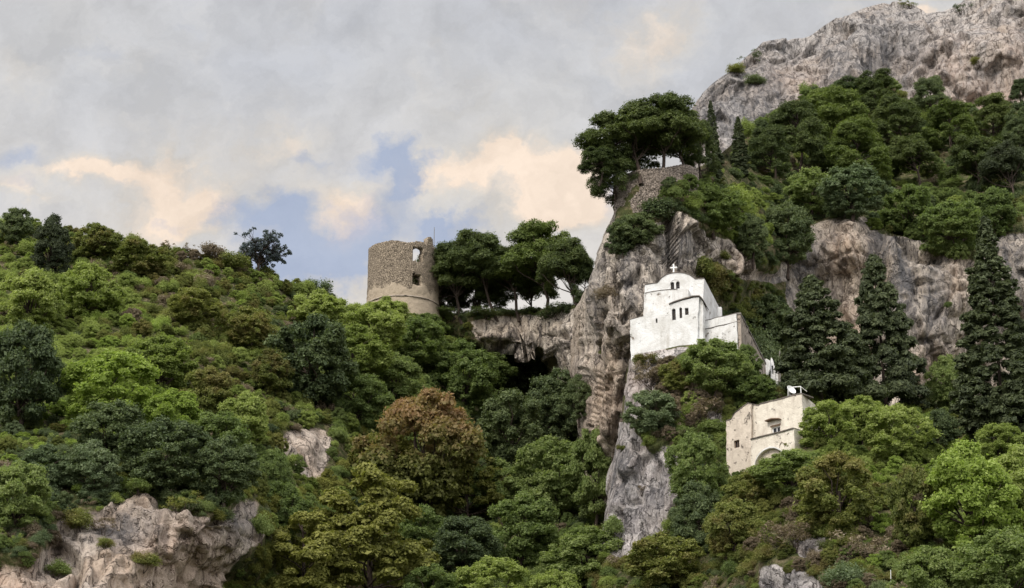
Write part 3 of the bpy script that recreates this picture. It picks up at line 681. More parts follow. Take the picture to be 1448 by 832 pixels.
PROTO = {}
def proto(kind, i):
    """unit plant (1 wide, 1 high, standing on z = 0): dict(crown=mesh, trunk=mesh or None)"""
    key = (kind, i)
    if key in PROTO: return PROTO[key]
    rs = np.random.RandomState(abs(hash_s(kind)) % 9999 + i * 77); trunk = None
    if kind == 'shrub':                  # low rounded bush made of a few lumps
        n = 14 + i * 3
        a = rs.rand(n) * 2 * math.pi; q = np.sqrt(rs.rand(n)) * .34
        cen = np.stack([np.cos(a) * q, np.sin(a) * q, .22 + .50 * rs.rand(n) * (1 - q * 1.2)], -1)
        rad = .13 + .12 * rs.rand(n)
        V = leaves(rs, cen, rad, 5600, .019, jitter=1.1, shell=.3, up=.3)
        st = leaves(rs, cen + np.array([0, 0, .05]), rad * 1.12, 420, .020, up=.1, jitter=1.4, shell=.8)
        V = np.concatenate([V, st])
        tr = [limb(rs, (0, 0, -.12), c * np.array([.8, .8, .8]), .016, .005, 4, .1) for c in cen[:5]]
        trunk = tubes('stems', tr, 4)
    elif kind == 'twiggy':               # half bare bush
        n = 16
        cen = rs.normal(size=(n, 3)) * np.array([.22, .22, .14]) + np.array([0, 0, .45]); cen[:, 2] = np.clip(cen[:, 2], .12, .85)
        rad = .08 + .09 * rs.rand(n)
        V = leaves(rs, cen, rad, 1300, .026, asp=.4, jitter=1.5, shell=.2)
        trunk = tubes('stems', [limb(rs, (rs.normal() * .05, rs.normal() * .05, -.1), c + rs.normal(size=3) * .06, .012, .003, 5, .12) for c in cen] , 4)
    elif kind == 'broad':                # full-crowned broadleaf tree, foliage almost to the ground
        n = 150
        cen, rad = [], []
        while len(cen) < n:
            p = rs.uniform(-1, 1, 3); d = np.linalg.norm(p)
            if d > 1 or d < .45: continue
            z = .49 + p[2] * .42
            w = .40 * (1.0 - .25 * max(0, p[2])) * (1 + .15 * math.sin(3 * math.atan2(p[1], p[0]) + i))
            cen.append((p[0] * w, p[1] * w, z)); rad.append(rs.uniform(.034, .092))
        cen = np.array(cen); rad = np.array(rad)
        V = leaves(rs, cen, rad, 46000, .0116, up=.35, jitter=1.15, flatten=.9, lower=-.5, shell=.3)
        V = np.concatenate([V, leaves(rs, cen, rad * 1.25, 3600, .011, up=.1, jitter=1.6, shell=.7)])
        tr = [limb(rs, (0, 0, -.12), (rs.normal() * .02, rs.normal() * .02, .5), .030, .016)]
        for c in cen[:16]: tr.append(limb(rs, (0, 0, .12 + .25 * rs.rand()), c, .012, .003, 5, .08))
        trunk = tubes('trunk', tr)
    elif kind == 'layered':              # spreading tree with tiers of foliage
        cen, rad = [], []
        for L_ in range(6):
            z = .22 + L_ * .135; w = (.42, .46, .44, .38, .29, .17)[L_]
            for k in range((24, 24, 20, 15, 11, 6)[L_]):
                a = rs.rand() * 2 * math.pi; q = w * math.sqrt(rs.uniform(.25, 1))
                cen.append((math.cos(a) * q, math.sin(a) * q, z + rs.normal() * .05 - q * .08)); rad.append(rs.uniform(.04, .10))
        cen = np.array(cen); rad = np.array(rad)
        V = leaves(rs, cen, rad, 36000, .0125, up=.5, jitter=1.0, flatten=.75, lower=-.3)
        V = np.concatenate([V, leaves(rs, cen, rad * 1.15, 2400, .011, up=.2, jitter=1.5, flatten=.6, shell=.8)])
        tr = [limb(rs, (0, 0, -.12), (rs.normal() * .02, rs.normal() * .02, .85), .028, .008)]
        for c in cen[::5]: tr.append(limb(rs, (0, 0, max(.08, c[2] - .15)), c, .010, .003, 5, .08))
        trunk = tubes('trunk', tr)
    elif kind == 'pine':                 # aleppo pine: bare leaning trunks and limbs, lumpy clouded top
        cen, rad = [], []
        lean = rs.normal(size=2) * .07
        for k in range(92):
            a = rs.rand() * 2 * math.pi; q = math.sqrt(rs.rand()); z = rs.rand()
            w = .45 * (1 - .42 * z)
            cen.append((math.cos(a) * q * w + lean[0], math.sin(a) * q * w + lean[1], .47 + .44 * z - .08 * q)); rad.append(rs.uniform(.035, .115))
        cen = np.array(cen); rad = np.array(rad)
        V = leaves(rs, cen, rad, 46000, .0135, asp=.30, up=.6, jitter=1.0, flatten=.85, lower=-.35)
        V = np.concatenate([V, leaves(rs, cen + [0, 0, .02], rad * 1.12, 2200, .012, asp=.3, up=.2, jitter=1.5, flatten=.7, shell=.8)])
        top = np.array([lean[0], lean[1], .72])
        tr = [limb(rs, (-lean[0] * .8, -lean[1] * .8, -.10), top, .022, .010, 8, .05)]
        P0 = np.array(tr[0][0])
        for c in cen[::3]:
            s = P0[int(rs.randint(3, 7))]; tr.append(limb(rs, s, c, .009, .0025, 6, .10))
        trunk = tubes('trunk', tr)
    elif kind == 'pad':                  # pine clothed to the ground with rounded pads
        cen, rad = [], []
        for k in range(95):
            a = rs.rand() * 2 * math.pi; z = rs.rand() ** .8; q = math.sqrt(rs.uniform(.3, 1)); w = .42 * (1 - .55 * z ** 1.5)
            cen.append((math.cos(a) * q * w, math.sin(a) * q * w, .12 + .78 * z)); rad.append(rs.uniform(.04, .12))
        cen = np.array(cen); rad = np.array(rad)
        V = leaves(rs, cen, rad, 52000, .0128, asp=.30, up=.6, jitter=.95, flatten=.85, lower=-.35)
        V = np.concatenate([V, leaves(rs, cen, rad * 1.2, 1500, .012, asp=.3, up=.2, jitter=1.5, flatten=.7, shell=.8)])
        tr = [limb(rs, (0, 0, -.12), (0, 0, .8), .026, .008)]
        for c in cen[::4]: tr.append(limb(rs, (0, 0, max(.08, c[2] - .12)), c, .009, .003, 5, .08))
        trunk = tubes('trunk', tr)
    elif kind in ('cypress', 'fir', 'column'):   # dark evergreens: broad cone, or a slim spire
        cen, rad = [], []
        N = {'fir': 170, 'cypress': 560, 'column': 380}[kind]
        for k in range(N):
            z = (k + rs.rand()) / N
            if kind == 'cypress': w = .46 * min(1, (1 - z) ** .78 * 1.2) * (.72 + .28 * min(1, z / .12))
            elif kind == 'column': w = .45 * min(1, ((1 - z) * 1.4) ** .7) * min(1, .6 + z * 2)
            else: w = .48 * (1 - z) ** .62 * (1 + .10 * math.sin(z * 27 + i * 2 + rs.rand()))
            a = k * 2.399 + rs.rand() * .6; q = w * math.sqrt(rs.uniform(.35, 1)) * (1 + .12 * rs.normal())
            cen.append((math.cos(a) * q, math.sin(a) * q, .03 + z * .93)); rad.append((.035 + .075 * rs.rand()) * (1.1 - .7 * z) * (.72 if kind == 'cypress' else 1))
        cen = np.array(cen); rad = np.array(rad)
        zs = dict(fir=1.75, cypress=3.2, column=4.6)[kind]
        V = leaves(rs, cen, rad * 1.4, dict(fir=76000, cypress=110000, column=60000)[kind], dict(fir=.0165, cypress=.020, column=.03)[kind], zs=zs, asp=.5, up=.3, jitter=.9, flatten=.75 if kind != 'fir' else .62, lower=-.4)
        V = np.concatenate([V, leaves(rs, cen, rad * 1.5, 4000, .014, zs=zs, asp=.3, up=.5, jitter=1.4, shell=.8)])
        # the mesh is 1 wide and 1 high; leaves are squashed less when the plant is scaled up tall
        trunk = tubes('trunk', [limb(rs, (0, 0, -.10), (0, 0, .85), .035, .006, 6, .01)])
    elif kind == 'open':                 # airy tree that the sky shows through
        tr = [limb(rs, (0, 0, -.1), (-.05, 0, .38), .024, .014, 6, .06)]; cen = []; rad = []
        for k in range(20):
            a = rs.rand() * 2 * math.pi; e = rs.uniform(.25, 1.25); ln = rs.uniform(.32, .52)
            tip = np.array([math.cos(a) * math.cos(e) * ln, math.sin(a) * math.cos(e) * ln, .36 + math.sin(e) * ln])
            l = limb(rs, (-.05 * rs.rand(), 0, .2 + .16 * rs.rand()), tip, .010, .003, 7, .10); tr.append(l)
            for q in range(10):
                f = rs.uniform(.45, 1); p = np.array(l[0][min(6, int(f * 6))]) + rs.normal(size=3) * .065
                cen.append(p); rad.append(rs.uniform(.020, .044)); tr.append(limb(rs, l[0][int(f * 5)], p, .004, .0015, 4, .1))
        cen = np.array(cen); rad = np.array(rad)
        V = leaves(rs, cen, rad * 1.2, 9000, .014, asp=.6, up=.2, jitter=1.3, shell=.2)
        trunk = tubes('trunk', tr, 5)
    PROTO[key] = dict(crown=leafmesh(kind + '_crown', V), trunk=trunk)
    return PROTO[key]
def hash_s(s):
    h = 7
    for ch in s: h = (h * 31 + ord(ch)) % 100003
    return h

NAMES = dict(shrub='bush', twiggy='bush', broad='broadleaf_tree', layered='spreading_tree', pine='pine_tree', pad='pine_tree', cypress='cypress_tree', fir='conifer_tree', column='cypress_tree', open='ridge_tree')
CATS = dict(shrub='bush', twiggy='bush', broad='tree', layered='tree', pine='pine tree', pad='pine tree', cypress='cypress', fir='conifer', column='cypress', open='tree')
_meshmat = {}
def mesh_with(me, mat):
    k = (me.name, mat.name)
    if k not in _meshmat:
        m = me.copy(); m.materials.clear(); m.materials.append(mat); _meshmat[k] = m
    return _meshmat[k]
_cnt = [0]
def plant(kind, sheet, u, v, w, h, tone, label, group=None, dY=0.0, var=None, bark='bark', base=None, tilt=0.0, lead=0.0, cat=None, name=None):
    """a plant whose foot stands on the slope where the photo shows (u, v), w x h photo pixels across"""
    _cnt[0] += 1; k = _cnt[0]
    p = SHEETS[sheet].point(u, v)[0].copy() if base is None else np.array(base, float)
    p[1] += dY
    mp = mpp(p[1], v)
    W = w * mp; H = h * mp / math.cos(PITCH) * .99
    pr = proto(kind, (k % 5) if var is None else var)
    r = random.Random(k)
    o = empty(name or NAMES[kind], p, r.random() * 6.28)
    o.rotation_euler = (0, tilt, 0) if tilt else (r.uniform(-.03, .03), r.uniform(-.03, .03), r.random() * 6.28)
    o.scale = (W / .92, W / .92, H / .97)
    tag(o, label, cat or CATS[kind], group)
    if pr['trunk'] is not None:
        t = link('trunk' if kind not in ('shrub', 'twiggy') else 'stems', mesh_with(pr['trunk'], M[bark]), o)
    c = link('crown' if kind not in ('shrub', 'twiggy') else 'foliage', mesh_with(pr['crown'], L[tone]), o)
    return o
# ---------------------------------------------------------------- the trees and bushes one can tell apart
H, CV, CF, CR, SP = 'hillside', 'cave_cliff', 'main_cliff', 'summit_crag', 'rock_spur'
TREES = [
 # skyline of the left slope
 ('broad', H, 18, 352, 54, 60, 'dark', 'round purplish-green tree at the far left end of the ridge skyline', 'bushes along the left ridge'),
 ('broad', H, 70, 392, 72, 92, 'deep', 'dense dark rounded tree standing up from the ridge left of the bare skyline scrub', 'bushes along the left ridge'),
 ('broad', H, 136, 380, 84, 66, 'olive', 'olive-green domed bush on the ridge just right of the dense dark tree', 'bushes along the left ridge'),
 ('broad', H, 196, 398, 96, 62, 'olive', 'wide olive-brown bush below the ridge crest above the dry patch', 'bushes along the left ridge'),
 ('open', H, 367, 392, 92, 78, 'blue', 'airy bluish-grey tree alone on the ridge with sky between its leaves', None),
 ('shrub', H, 300, 372, 44, 36, 'dry', 'brownish rounded bush on the skyline left of the airy bluish tree', 'bushes along the left ridge'),
 ('shrub', H, 330, 388, 50, 34, 'olive', 'low olive bush tucked against the foot of the airy bluish tree', 'bushes along the left ridge'),
 ('shrub', H, 452, 418, 44, 30, 'sage', 'small grey-green bush on the falling skyline between bluish tree and tower', 'bushes along the left ridge'),
 ('twiggy', H, 236, 358, 24, 20, 'dry', 'tiny bare twiggy bush poking above the middle of the left ridge', 'bushes along the left ridge'),
 ('twiggy', H, 266, 362, 26, 20, 'dry', 'thin twiggy sapling on the left ridge nearer the bluish tree', 'bushes along the left ridge'),
 # body of the left slope
 ('broad', H, 24, 612, 140, 168, 'dark', 'big dark blue-green tree at the left edge of the photo halfway down', None),
 ('broad', H, 40, 470, 110, 90, 'light', 'light green bushy tree on the upper slope above the big dark left-edge tree', None),
 ('broad', H, 120, 455, 110, 84, 'light', 'light green clumpy tree under the dense dark ridge tree', None),
 ('broad', H, 160, 616, 170, 120, 'bright', 'brightest yellow-green tree in the middle of the left slope', None),
 ('broad', H, 225, 560, 120, 90, 'light', 'fresh green tree above and right of the brightest slope tree', None),
 ('broad', H, 240, 640, 110, 90, 'bright', 'bright green crown at the lower right shoulder of the brightest slope tree', None),
 ('broad', H, 290, 596, 90, 80, 'olive', 'dull olive bush beside the dry earthy streak on the left slope', None),
 ('broad', H, 350, 500, 100, 70, 'olive', 'olive bush in the upper middle slope right of the dry grass patch', None),
 ('broad', H, 270, 466, 90, 60, 'olive', 'brown-tinged bush just beneath the dry grass patch', None),
 ('broad', H, 60, 700, 90, 74, 'sage', 'grey-green bush above the left end of the bottom-left outcrop', None),
 ('broad', H, 18, 760, 120, 110, 'mid', 'mid green bush in the bottom left corner above the pale ledge', None),
 ('broad', H, 130, 702, 96, 84, 'sage', 'grey-green bush overhanging the pale bottom-left outcrop', None),
 ('broad', H, 150, 668, 130, 100, 'dark', 'dark green tree below the brightest slope tree', None),
 ('broad', H, 235, 700, 150, 116, 'dark', 'wide dark green tree right over the top of the big left outcrop', None),
 ('broad', H, 315, 712, 110, 100, 'dark', 'dark tree over the right-hand end of the big left outcrop', None),
 ('broad', H, 300, 668, 110, 90, 'mid', 'mid green crown catching light above the outcrop trees', None),
 ('broad', H, 345, 640, 90, 90, 'light', 'yellow-green crown left of the small pale rock window', None),
 ('broad', H, 384, 712, 60, 80, 'mid', 'mid green tree between the big outcrop and the small pale rock', None),
 ('broad', H, 440, 578, 150, 136, 'dark', 'large round dark green tree directly above the small pale rock', None),
 ('broad', H, 380, 560, 80, 70, 'olive', 'olive crown left of the large round dark tree', None),
 ('broad', H, 505, 610, 100, 90, 'mid', 'mid green tree between the large round dark tree and the rusty tree', None),
 ('broad', H, 450, 478, 100, 66, 'light', 'light green bush on the slope beneath the falling skyline', None),
 ('broad', H, 525, 512, 110, 84, 'light', 'fresh green tree on the slope straight below the round tower', None),
 ('broad', H, 590, 528, 110, 84, 'mid', 'green tree below the leftmost ridge pines', None),
 ('broad', H, 500, 546, 110, 84, 'light', 'light green crown lower left of the tree below the tower', None),
 ('broad', H, 560, 575, 90, 76, 'mid', 'small green crown touching the top left of the rusty tree', None),
 ('broad', H, 548, 472, 84, 52, 'light', 'fresh green bush hiding the foot of the round tower', None),
 ('broad', H, 598, 480, 70, 40, 'mid', 'green bush right of the tower foot under the leaning pine', None),
 ('shrub', H, 112, 742, 50, 40, 'olive', 'olive bush between the two left lumps of the bottom-left outcrop', None),
 ('shrub', H, 196, 706, 50, 26, 'mid', 'green bush creeping over the top edge of the big left outcrop', None),
 ('twiggy', H, 262, 722, 60, 34, 'olive', 'thin olive bush draped on the upper edge of the big left outcrop', None),
 ('shrub', H, 322, 736, 46, 28, 'dark', 'dark bush in the notch of the big left outcrop', None),
 ('shrub', H, 78, 792, 44, 30, 'mid', 'green bush in front of the left lump of the bottom-left outcrop', None),
 ('twiggy', H, 150, 744, 40, 30, 'dry', 'dry brush on the grey upper part of the bottom-left outcrop', None),
 ('shrub', H, 366, 770, 44, 50, 'mid', 'green bush against the right end of the big left outcrop', None),
 ('shrub', SP, 862, 760, 34, 44, 'mid', 'green bush climbing the lower left edge of the spur wall', None),
 ('shrub', SP, 935, 770, 50, 44, 'olive', 'olive bush at the lower right foot of the spur wall', None),
 # gorge
 ('broad', H, 600, 744, 190, 204, 'rust', 'large tree with rusty brown top leaves in the middle of the gorge', None),
 ('broad', H, 540, 700, 110, 90, 'gold', 'olive-gold lower left flank of foliage beside the rusty tree', None),
 ('layered', H, 662, 740, 120, 120, 'gold', 'olive-tinged tree on the lower right flank of the rusty tree', None),
 ('layered', H, 520, 850, 190, 186, 'gold', 'large yellow-olive tree at the bottom of the photo left of centre', None),
 ('layered', H, 430, 870, 150, 140, 'gold', 'yellow-olive tree at the bottom edge nearest the big left outcrop', None),
 ('broad', H, 395, 770, 90, 90, 'mid', 'dim green tree in the hollow right of the big left outcrop', None),
 ('broad', H, 590, 800, 90, 84, 'mid', 'pale-tipped green tree right of the large yellow-olive tree', None),
 ('broad', H, 660, 590, 120, 110, 'mid', 'blue-green tree behind the right side of the rusty tree', None),
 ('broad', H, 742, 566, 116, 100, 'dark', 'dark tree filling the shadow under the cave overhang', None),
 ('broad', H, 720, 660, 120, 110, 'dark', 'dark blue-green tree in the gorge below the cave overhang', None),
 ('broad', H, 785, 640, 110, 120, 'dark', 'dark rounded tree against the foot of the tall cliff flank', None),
 ('broad', H, 780, 740, 130, 120, 'mid', 'bluish-green tree low in the gorge left of the spur wall', None),
 ('broad', H, 705, 740, 100, 90, 'mid', 'mid green tree in the gorge right of the rusty tree foot', None),
 ('broad', H, 840, 745, 90, 150, 'mid', 'tall green tree climbing the cleft between cliff flank and spur wall', None),
 ('broad', H, 740, 810, 130, 110, 'mid', 'green tree at the gorge bottom centre', None),
 ('broad', H, 655, 830, 120, 100, 'dark', 'dark tree at the gorge bottom beside the yellow-olive tree', None),
 ('broad', H, 700, 880, 130, 90, 'light', 'fresh green crown cut by the bottom edge below the gorge', None),
 ('broad', H, 830, 836, 130, 90, 'mid', 'green tree at the very foot of the pale spur wall', None),
 ('broad', H, 780, 890, 110, 90, 'light', 'light green crown at the bottom edge left of the spur foot', None),
 ('broad', H, 610, 880, 100, 80, 'mid', 'green crown at the bottom edge right of the yellow-olive tree', None),
 # pines on the ridge by the tower
 ('pine', CV, 612, 446, 96, 88, 'pine', 'dark pine leaning across the right side of the round tower', 'pines on the ridge behind the tower'),
 ('pine', CV, 650, 446, 112, 112, 'pine', 'second pine from the tower in the ridge row', 'pines on the ridge behind the tower'),
 ('pine', CV, 690, 444, 116, 120, 'pine', 'pine with a grey-tipped pointed crown in the middle of the ridge row', 'pines on the ridge behind the tower'),
 ('pine', CV, 728, 444, 112, 106, 'pine', 'lower pine right of the middle of the ridge row', 'pines on the ridge behind the tower'),
 ('pine', CV, 772, 442, 126, 132, 'pinebright', 'tallest and brightest pine of the ridge row', 'pines on the ridge behind the tower'),
 ('pine', CV, 812, 436, 90, 104, 'pine', 'last ridge pine beside the edge of the tall cliff', 'pines on the ridge behind the tower'),
 ('pad', CV, 632, 448, 64, 60, 'pine', 'low pine with foliage near the ground, first behind the row beside the tower', 'pines on the ridge behind the tower', 6),
 ('pine', CV, 670, 446, 80, 76, 'pine', 'short pine between the second and the grey-tipped ridge pines', 'pines on the ridge behind the tower', 5),
 ('pine', CV, 750, 444, 84, 84, 'pine', 'short pine at the left foot of the brightest ridge pine', 'pines on the ridge behind the tower', 5),
 ('pad', CV, 826, 436, 50, 84, 'pine', 'low pine squeezed against the tall cliff edge', 'pines on the ridge behind the tower', 3),
 ('shrub', CV, 640, 452, 60, 16, 'dark', 'low dark bush on the cliff lip at the left end of the pine row', 'dark bushes on the cave cliff lip'),
 ('shrub', CV, 688, 450, 60, 14, 'dark', 'low dark bush on the cliff lip under the middle pines', 'dark bushes on the cave cliff lip'),
 ('shrub', CV, 735, 446, 60, 14, 'dark', 'low dark bush on the cliff lip under the brightest pine', 'dark bushes on the cave cliff lip'),
 ('shrub', CV, 786, 446, 64, 22, 'dark', 'dark bush on the cliff lip where it meets the tall cliff', 'dark bushes on the cave cliff lip'),
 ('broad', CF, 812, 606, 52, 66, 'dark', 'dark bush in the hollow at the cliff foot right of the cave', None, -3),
 ('broad', H, 690, 552, 80, 60, 'mid', 'green bush under the left end of the cave hollow', None),
 ('shrub', CF, 852, 424, 34, 28, 'dry', 'brownish bush clinging to the flank halfway down beside the pine row', None),
 # pines over the rubble wall
 ('pine', CF, 900, 258, 150, 116, 'pine', 'broad dark pine at the left of the clifftop grove, overhanging the drop', 'pines above the rubble terrace wall'),
 ('pad', CF, 874, 292, 86, 96, 'pine', 'low dark pine hanging over the cliff edge left of the rubble wall', 'pines above the rubble terrace wall'),
 ('pine', CF, 934, 250, 130, 116, 'pine', 'middle pine of the clifftop grove with bare trunks against the sky', 'pines above the rubble terrace wall'),
 ('pine', CF, 965, 248, 96, 96, 'pine', 'pine of the clifftop grove whose lacy crown lets the sky through', 'pines above the rubble terrace wall'),
 ('pad', CF, 988, 252, 56, 78, 'pine', 'bushy pine at the right end of the clifftop grove', 'pines above the rubble terrace wall'),
 ('pad', CF, 858, 262, 60, 50, 'pine', 'pine bough clump reaching furthest out over the drop at the grove left end', 'pines above the rubble terrace wall', -1, None, 'bark', tuple(at(846, 262, 226))),
 # wooded terraces under the summit crag
 ('column', CF, 1014, 254, 24, 122, 'deep', 'slim dark cypress against the grey crag right of the clifftop grove', 'slim cypresses below the summit crag'),
 ('column', CF, 1048, 252, 26, 92, 'deep', 'shorter slim dark cypress left of the terrace pines', 'slim cypresses below the summit crag'),
 ('shrub', CF, 1054, 200, 30, 36, 'light', 'light green bush on a crag ledge above the shorter slim cypress', None),
 ('pad', CF, 1132, 250, 100, 112, 'pine', 'large rounded pine at the left end of the terrace wood', 'pines on the wooded terraces'),
 ('pad', CF, 1092, 262, 76, 84, 'pine', 'dark green pine at the left foot of the terrace wood', 'pines on the wooded terraces'),
 ('pad', CF, 1180, 230, 130, 110, 'pinebright', 'bright-topped billowing pine in the middle of the terrace wood', 'pines on the wooded terraces'),
 ('pad', CF, 1215, 262, 110, 90, 'pinebright', 'light green cushioned pine in front of the billowing pine', 'pines on the wooded terraces'),
 ('pad', CF, 1200, 162, 80, 50, 'dark', 'dark pine at the top of the wood against the crag', 'pines on the wooded terraces'),
 ('pad', CF, 1240, 176, 84, 74, 'pine', 'highest pine of the terrace wood under the crag face', 'pines on the wooded terraces'),
 ('pad', CF, 1270, 222, 90, 84, 'pine', 'pine right of the billowing pine on the terrace wood', 'pines on the wooded terraces'),
 ('pad', CF, 1316, 174, 60, 72, 'dark', 'dark narrow-topped pine standing against the pale crag', 'pines on the wooded terraces'),
 ('pad', CF, 1345, 218, 90, 74, 'pinebright', 'round light-topped pine right of the dark narrow one', 'pines on the wooded terraces'),
 ('pad', CF, 1405, 200, 80, 70, 'pine', 'pine under the orange-stained part of the crag', 'pines on the wooded terraces'),
 ('pad', CF, 1444, 214, 60, 66, 'dark', 'dark pine at the right edge of the photo below the crag', 'pines on the wooded terraces'),
 ('pad', CF, 1446, 142, 40, 40, 'dark', 'small dark pine at the right edge, highest on the crag side', 'pines on the wooded terraces'),
 ('pine', CF, 1300, 268, 90, 84, 'pine', 'thin-trunked dusky pine in the middle of the terrace wood', 'pines on the wooded terraces'),
 ('pine', CF, 1380, 272, 90, 84, 'pine', 'dusky pine with bare stems on the right of the terrace wood', 'pines on the wooded terraces'),
 ('pine', CF, 1435, 280, 80, 90, 'deep', 'shadowy pine at the right edge of the terrace wood', 'pines on the wooded terraces'),
 ('broad', CF, 1010, 330, 96, 72, 'mid', 'rounded bush above the cliff wall right of the rubble terrace wall', None),
 ('shrub', CF, 1045, 306, 60, 46, 'light', 'light green bush on the terrace below the slim cypresses', None),
 ('broad', CF, 1112, 384, 96, 104, 'dark', 'dark hanging tree mass above the cliff right of the chapel', None),
 ('broad', CF, 1062, 372, 60, 72, 'dark', 'dark bush at the cliff lip above the chapel', None),
 ('broad', CF, 1205, 314, 110, 82, 'sage', 'grey-green rounded bush above the pink cliff face', None),
 ('broad', CF, 1290, 338, 100, 78, 'mid', 'fresh green bush on the lip of the streaked wall', None),
 ('broad', CF, 1350, 362, 110, 84, 'mid', 'green bush hanging lowest over the streaked wall', None),
 ('broad', CF, 1150, 312, 90, 74, 'mid', 'green bush between the dark hanging tree and the pink face', None),
 ('broad', CF, 1410, 335, 80, 76, 'mid', 'green bush behind the tip of the tall right-hand cypress', None),
 ('broad', CF, 900, 352, 76, 58, 'dark', 'dark bush draped over the cliff under the rubble wall', None),
 ('broad', CF, 878, 362, 50, 60, 'dark', 'dark creeping bush at the cliff corner left of the one under the rubble wall', None),
 ('shrub', CF, 940, 318, 80, 50, 'dark', 'dark bush at the foot of the rubble wall', None),
 ('shrub', CF, 992, 404, 56, 50, 'olive', 'olive scrub bush right behind the chapel roof', None),
 ('shrub', CF, 1010, 430, 60, 50, 'olive', 'olive bush sloping down behind the right side of the chapel', None),
 # conifers on the right
 ('fir', SP, 1162, 577, 126, 190, 'deep', 'left one of the two broad dark conifers right of the chapel', 'dark conifers below the streaked wall'),
 ('fir', SP, 1254, 579, 106, 224, 'deep', 'taller right one of the two broad dark conifers', 'dark conifers below the streaked wall'),
 ('fir', SP, 1208, 582, 86, 128, 'deep', 'short dark conifer filling the gap between the two broad ones', 'dark conifers below the streaked wall'),
 ('cypress', SP, 1424, 642, 122, 345, 'deep', 'very tall dark cypress at the right with a pointed tip', 'dark conifers below the streaked wall'),
 ('fir', SP, 1460, 640, 76, 180, 'deep', 'dark conifer cut by the right edge beside the very tall cypress', 'dark conifers below the streaked wall'),
 ('broad', SP, 1342, 580, 66, 84, 'mid', 'dull green tree under the cave-like overhang left of the tall cypress', None),
 ('shrub', CF, 1075, 545, 60, 100, 'dark', 'dark bush in the cleft behind the little white gate', None),
 ('broad', CF, 1090, 500, 90, 84, 'dark', 'dark tree behind the sloping parapet wall', None),
 # around the chapel and the house
 ('broad', SP, 1008, 566, 110, 88, 'mid', 'full green bush right under the chapel wall', 'bushes around the chapel rock'),
 ('broad', SP, 1066, 580, 84, 54, 'mid', 'green bush behind the roof of the old house', 'bushes around the chapel rock'),
 ('broad', SP, 1054, 548, 50, 56, 'mid', 'green bush growing against the long brown parapet wall', 'bushes around the chapel rock', -1.5),
 ('broad', SP, 960, 560, 66, 54, 'olive', 'olive bush at the left side of the bush under the chapel', 'bushes around the chapel rock'),
 ('shrub', SP, 914, 520, 40, 26, 'olive', 'small olive tuft at the foot of the chapel left wall', 'bushes around the chapel rock'),
 ('broad', SP, 926, 618, 88, 70, 'sage', 'rounded grey-green bush on top of the pale spur wall', 'bushes around the chapel rock'),
 ('twiggy', SP, 985, 600, 80, 50, 'dry', 'brown dried bush between the spur top and the old house', 'bushes around the chapel rock'),
 ('twiggy', SP, 925, 548, 60, 44, 'dry', 'brown dry scrub on the rock beneath the chapel corner', 'bushes around the chapel rock'),
 ('broad', SP, 985, 720, 96, 110, 'mid', 'rich green tree directly left of the old house', None),
 ('broad', SP, 985, 790, 90, 110, 'dark', 'darker tree below the rich green one left of the house', None),
 ('shrub', SP, 1008, 620, 50, 30, 'mid', 'small green bush by the left corner of the old house', None),
 # front slope on the right
 ('broad', SP, 1174, 642, 104, 76, 'light', 'light green leafy tree against the right wall of the old house', None),
 ('broad', SP, 1215, 630, 100, 70, 'light', 'light green tree under the two broad dark conifers', None),
 ('broad', SP, 1270, 660, 110, 90, 'light', 'yellowish-green tree between the two broad dark conifers and the very tall cypress, lower down', None),
 ('broad', SP, 1118, 706, 124, 66, 'mid', 'olive-green bush in front of the arch of the old house', None),
 ('broad', SP, 1056, 730, 80, 62, 'olive', 'soft olive bush hiding the left foot of the old house', None),
 ('broad', SP, 1190, 760, 150, 120, 'olive', 'wide dark-olive bush in the middle of the front slope', None),
 ('broad', SP, 1040, 800, 100, 90, 'olive', 'feathery olive bush near the bottom left of the house', None),
 ('broad', SP, 940, 840, 130, 84, 'olive', 'pale olive bush at the bottom under the spur wall', None),
 ('broad', SP, 1330, 650, 70, 70, 'dark', 'dark green bush under the base of the very tall cypress', None),
 ('broad', SP, 1415, 660, 80, 60, 'light', 'pale flower-topped bush at the right below the tall cypress', None),
 ('broad', SP, 1380, 790, 170, 160, 'bright', 'big bright green tree in the lower right corner', None),
 ('broad', SP, 1450, 760, 130, 130, 'light', 'bright green tree cut by the right edge in the lower corner', None),
 ('broad', SP, 1300, 790, 90, 130, 'olive', 'brownish-green tangled bush left of the big bright tree', None),
 ('broad', SP, 1420, 880, 170, 130, 'mid', 'green tree at the very bottom right corner', None),
 ('broad', SP, 1320, 880, 120, 110, 'mid', 'dim green bush at the bottom edge left of the corner tree', None),
 ('twiggy', SP, 1230, 800, 80, 60, 'dry', 'tangle of dry stems on the lower front slope', None),
 ('twiggy', SP, 1120, 780, 80, 50, 'dry', 'dry brushy bush above the pale bottom rock', None),
 ('shrub', SP, 1190, 840, 70, 50, 'sage', 'grey-green bush at the bottom right of the pale bottom rock', None),
 ('shrub', CF, 1345, 440, 20, 15, 'mid', 'tiny green tuft on the streaked wall left of the tall cypress', None),
 ('twiggy', CF, 1172, 392, 22, 16, 'dry', 'dry tuft clinging to the pink cliff face', None),
 ('shrub', CF, 838, 500, 20, 16, 'olive', 'tiny olive tuft on the bare flank level with the cave', None),
 ('shrub', CF, 1020, 372, 26, 18, 'olive', 'olive tuft on the rock right above the chapel roof corner', None),
 ('twiggy', SP, 902, 690, 20, 16, 'dry', 'dry tuft in the middle of the pale spur wall', None),
 ('shrub', SP, 880, 640, 16, 13, 'olive', 'small olive tuft near the top left of the pale spur wall', None),
 ('shrub', H, 150, 776, 30, 20, 'olive', 'olive tuft in the middle of the big bottom-left outcrop', None),
 ('twiggy', H, 262, 762, 34, 24, 'dry', 'dry tuft on the right half of the big bottom-left outcrop', None),
 ('shrub', H, 205, 806, 46, 30, 'olive', 'olive bush low on the big bottom-left outcrop', None),
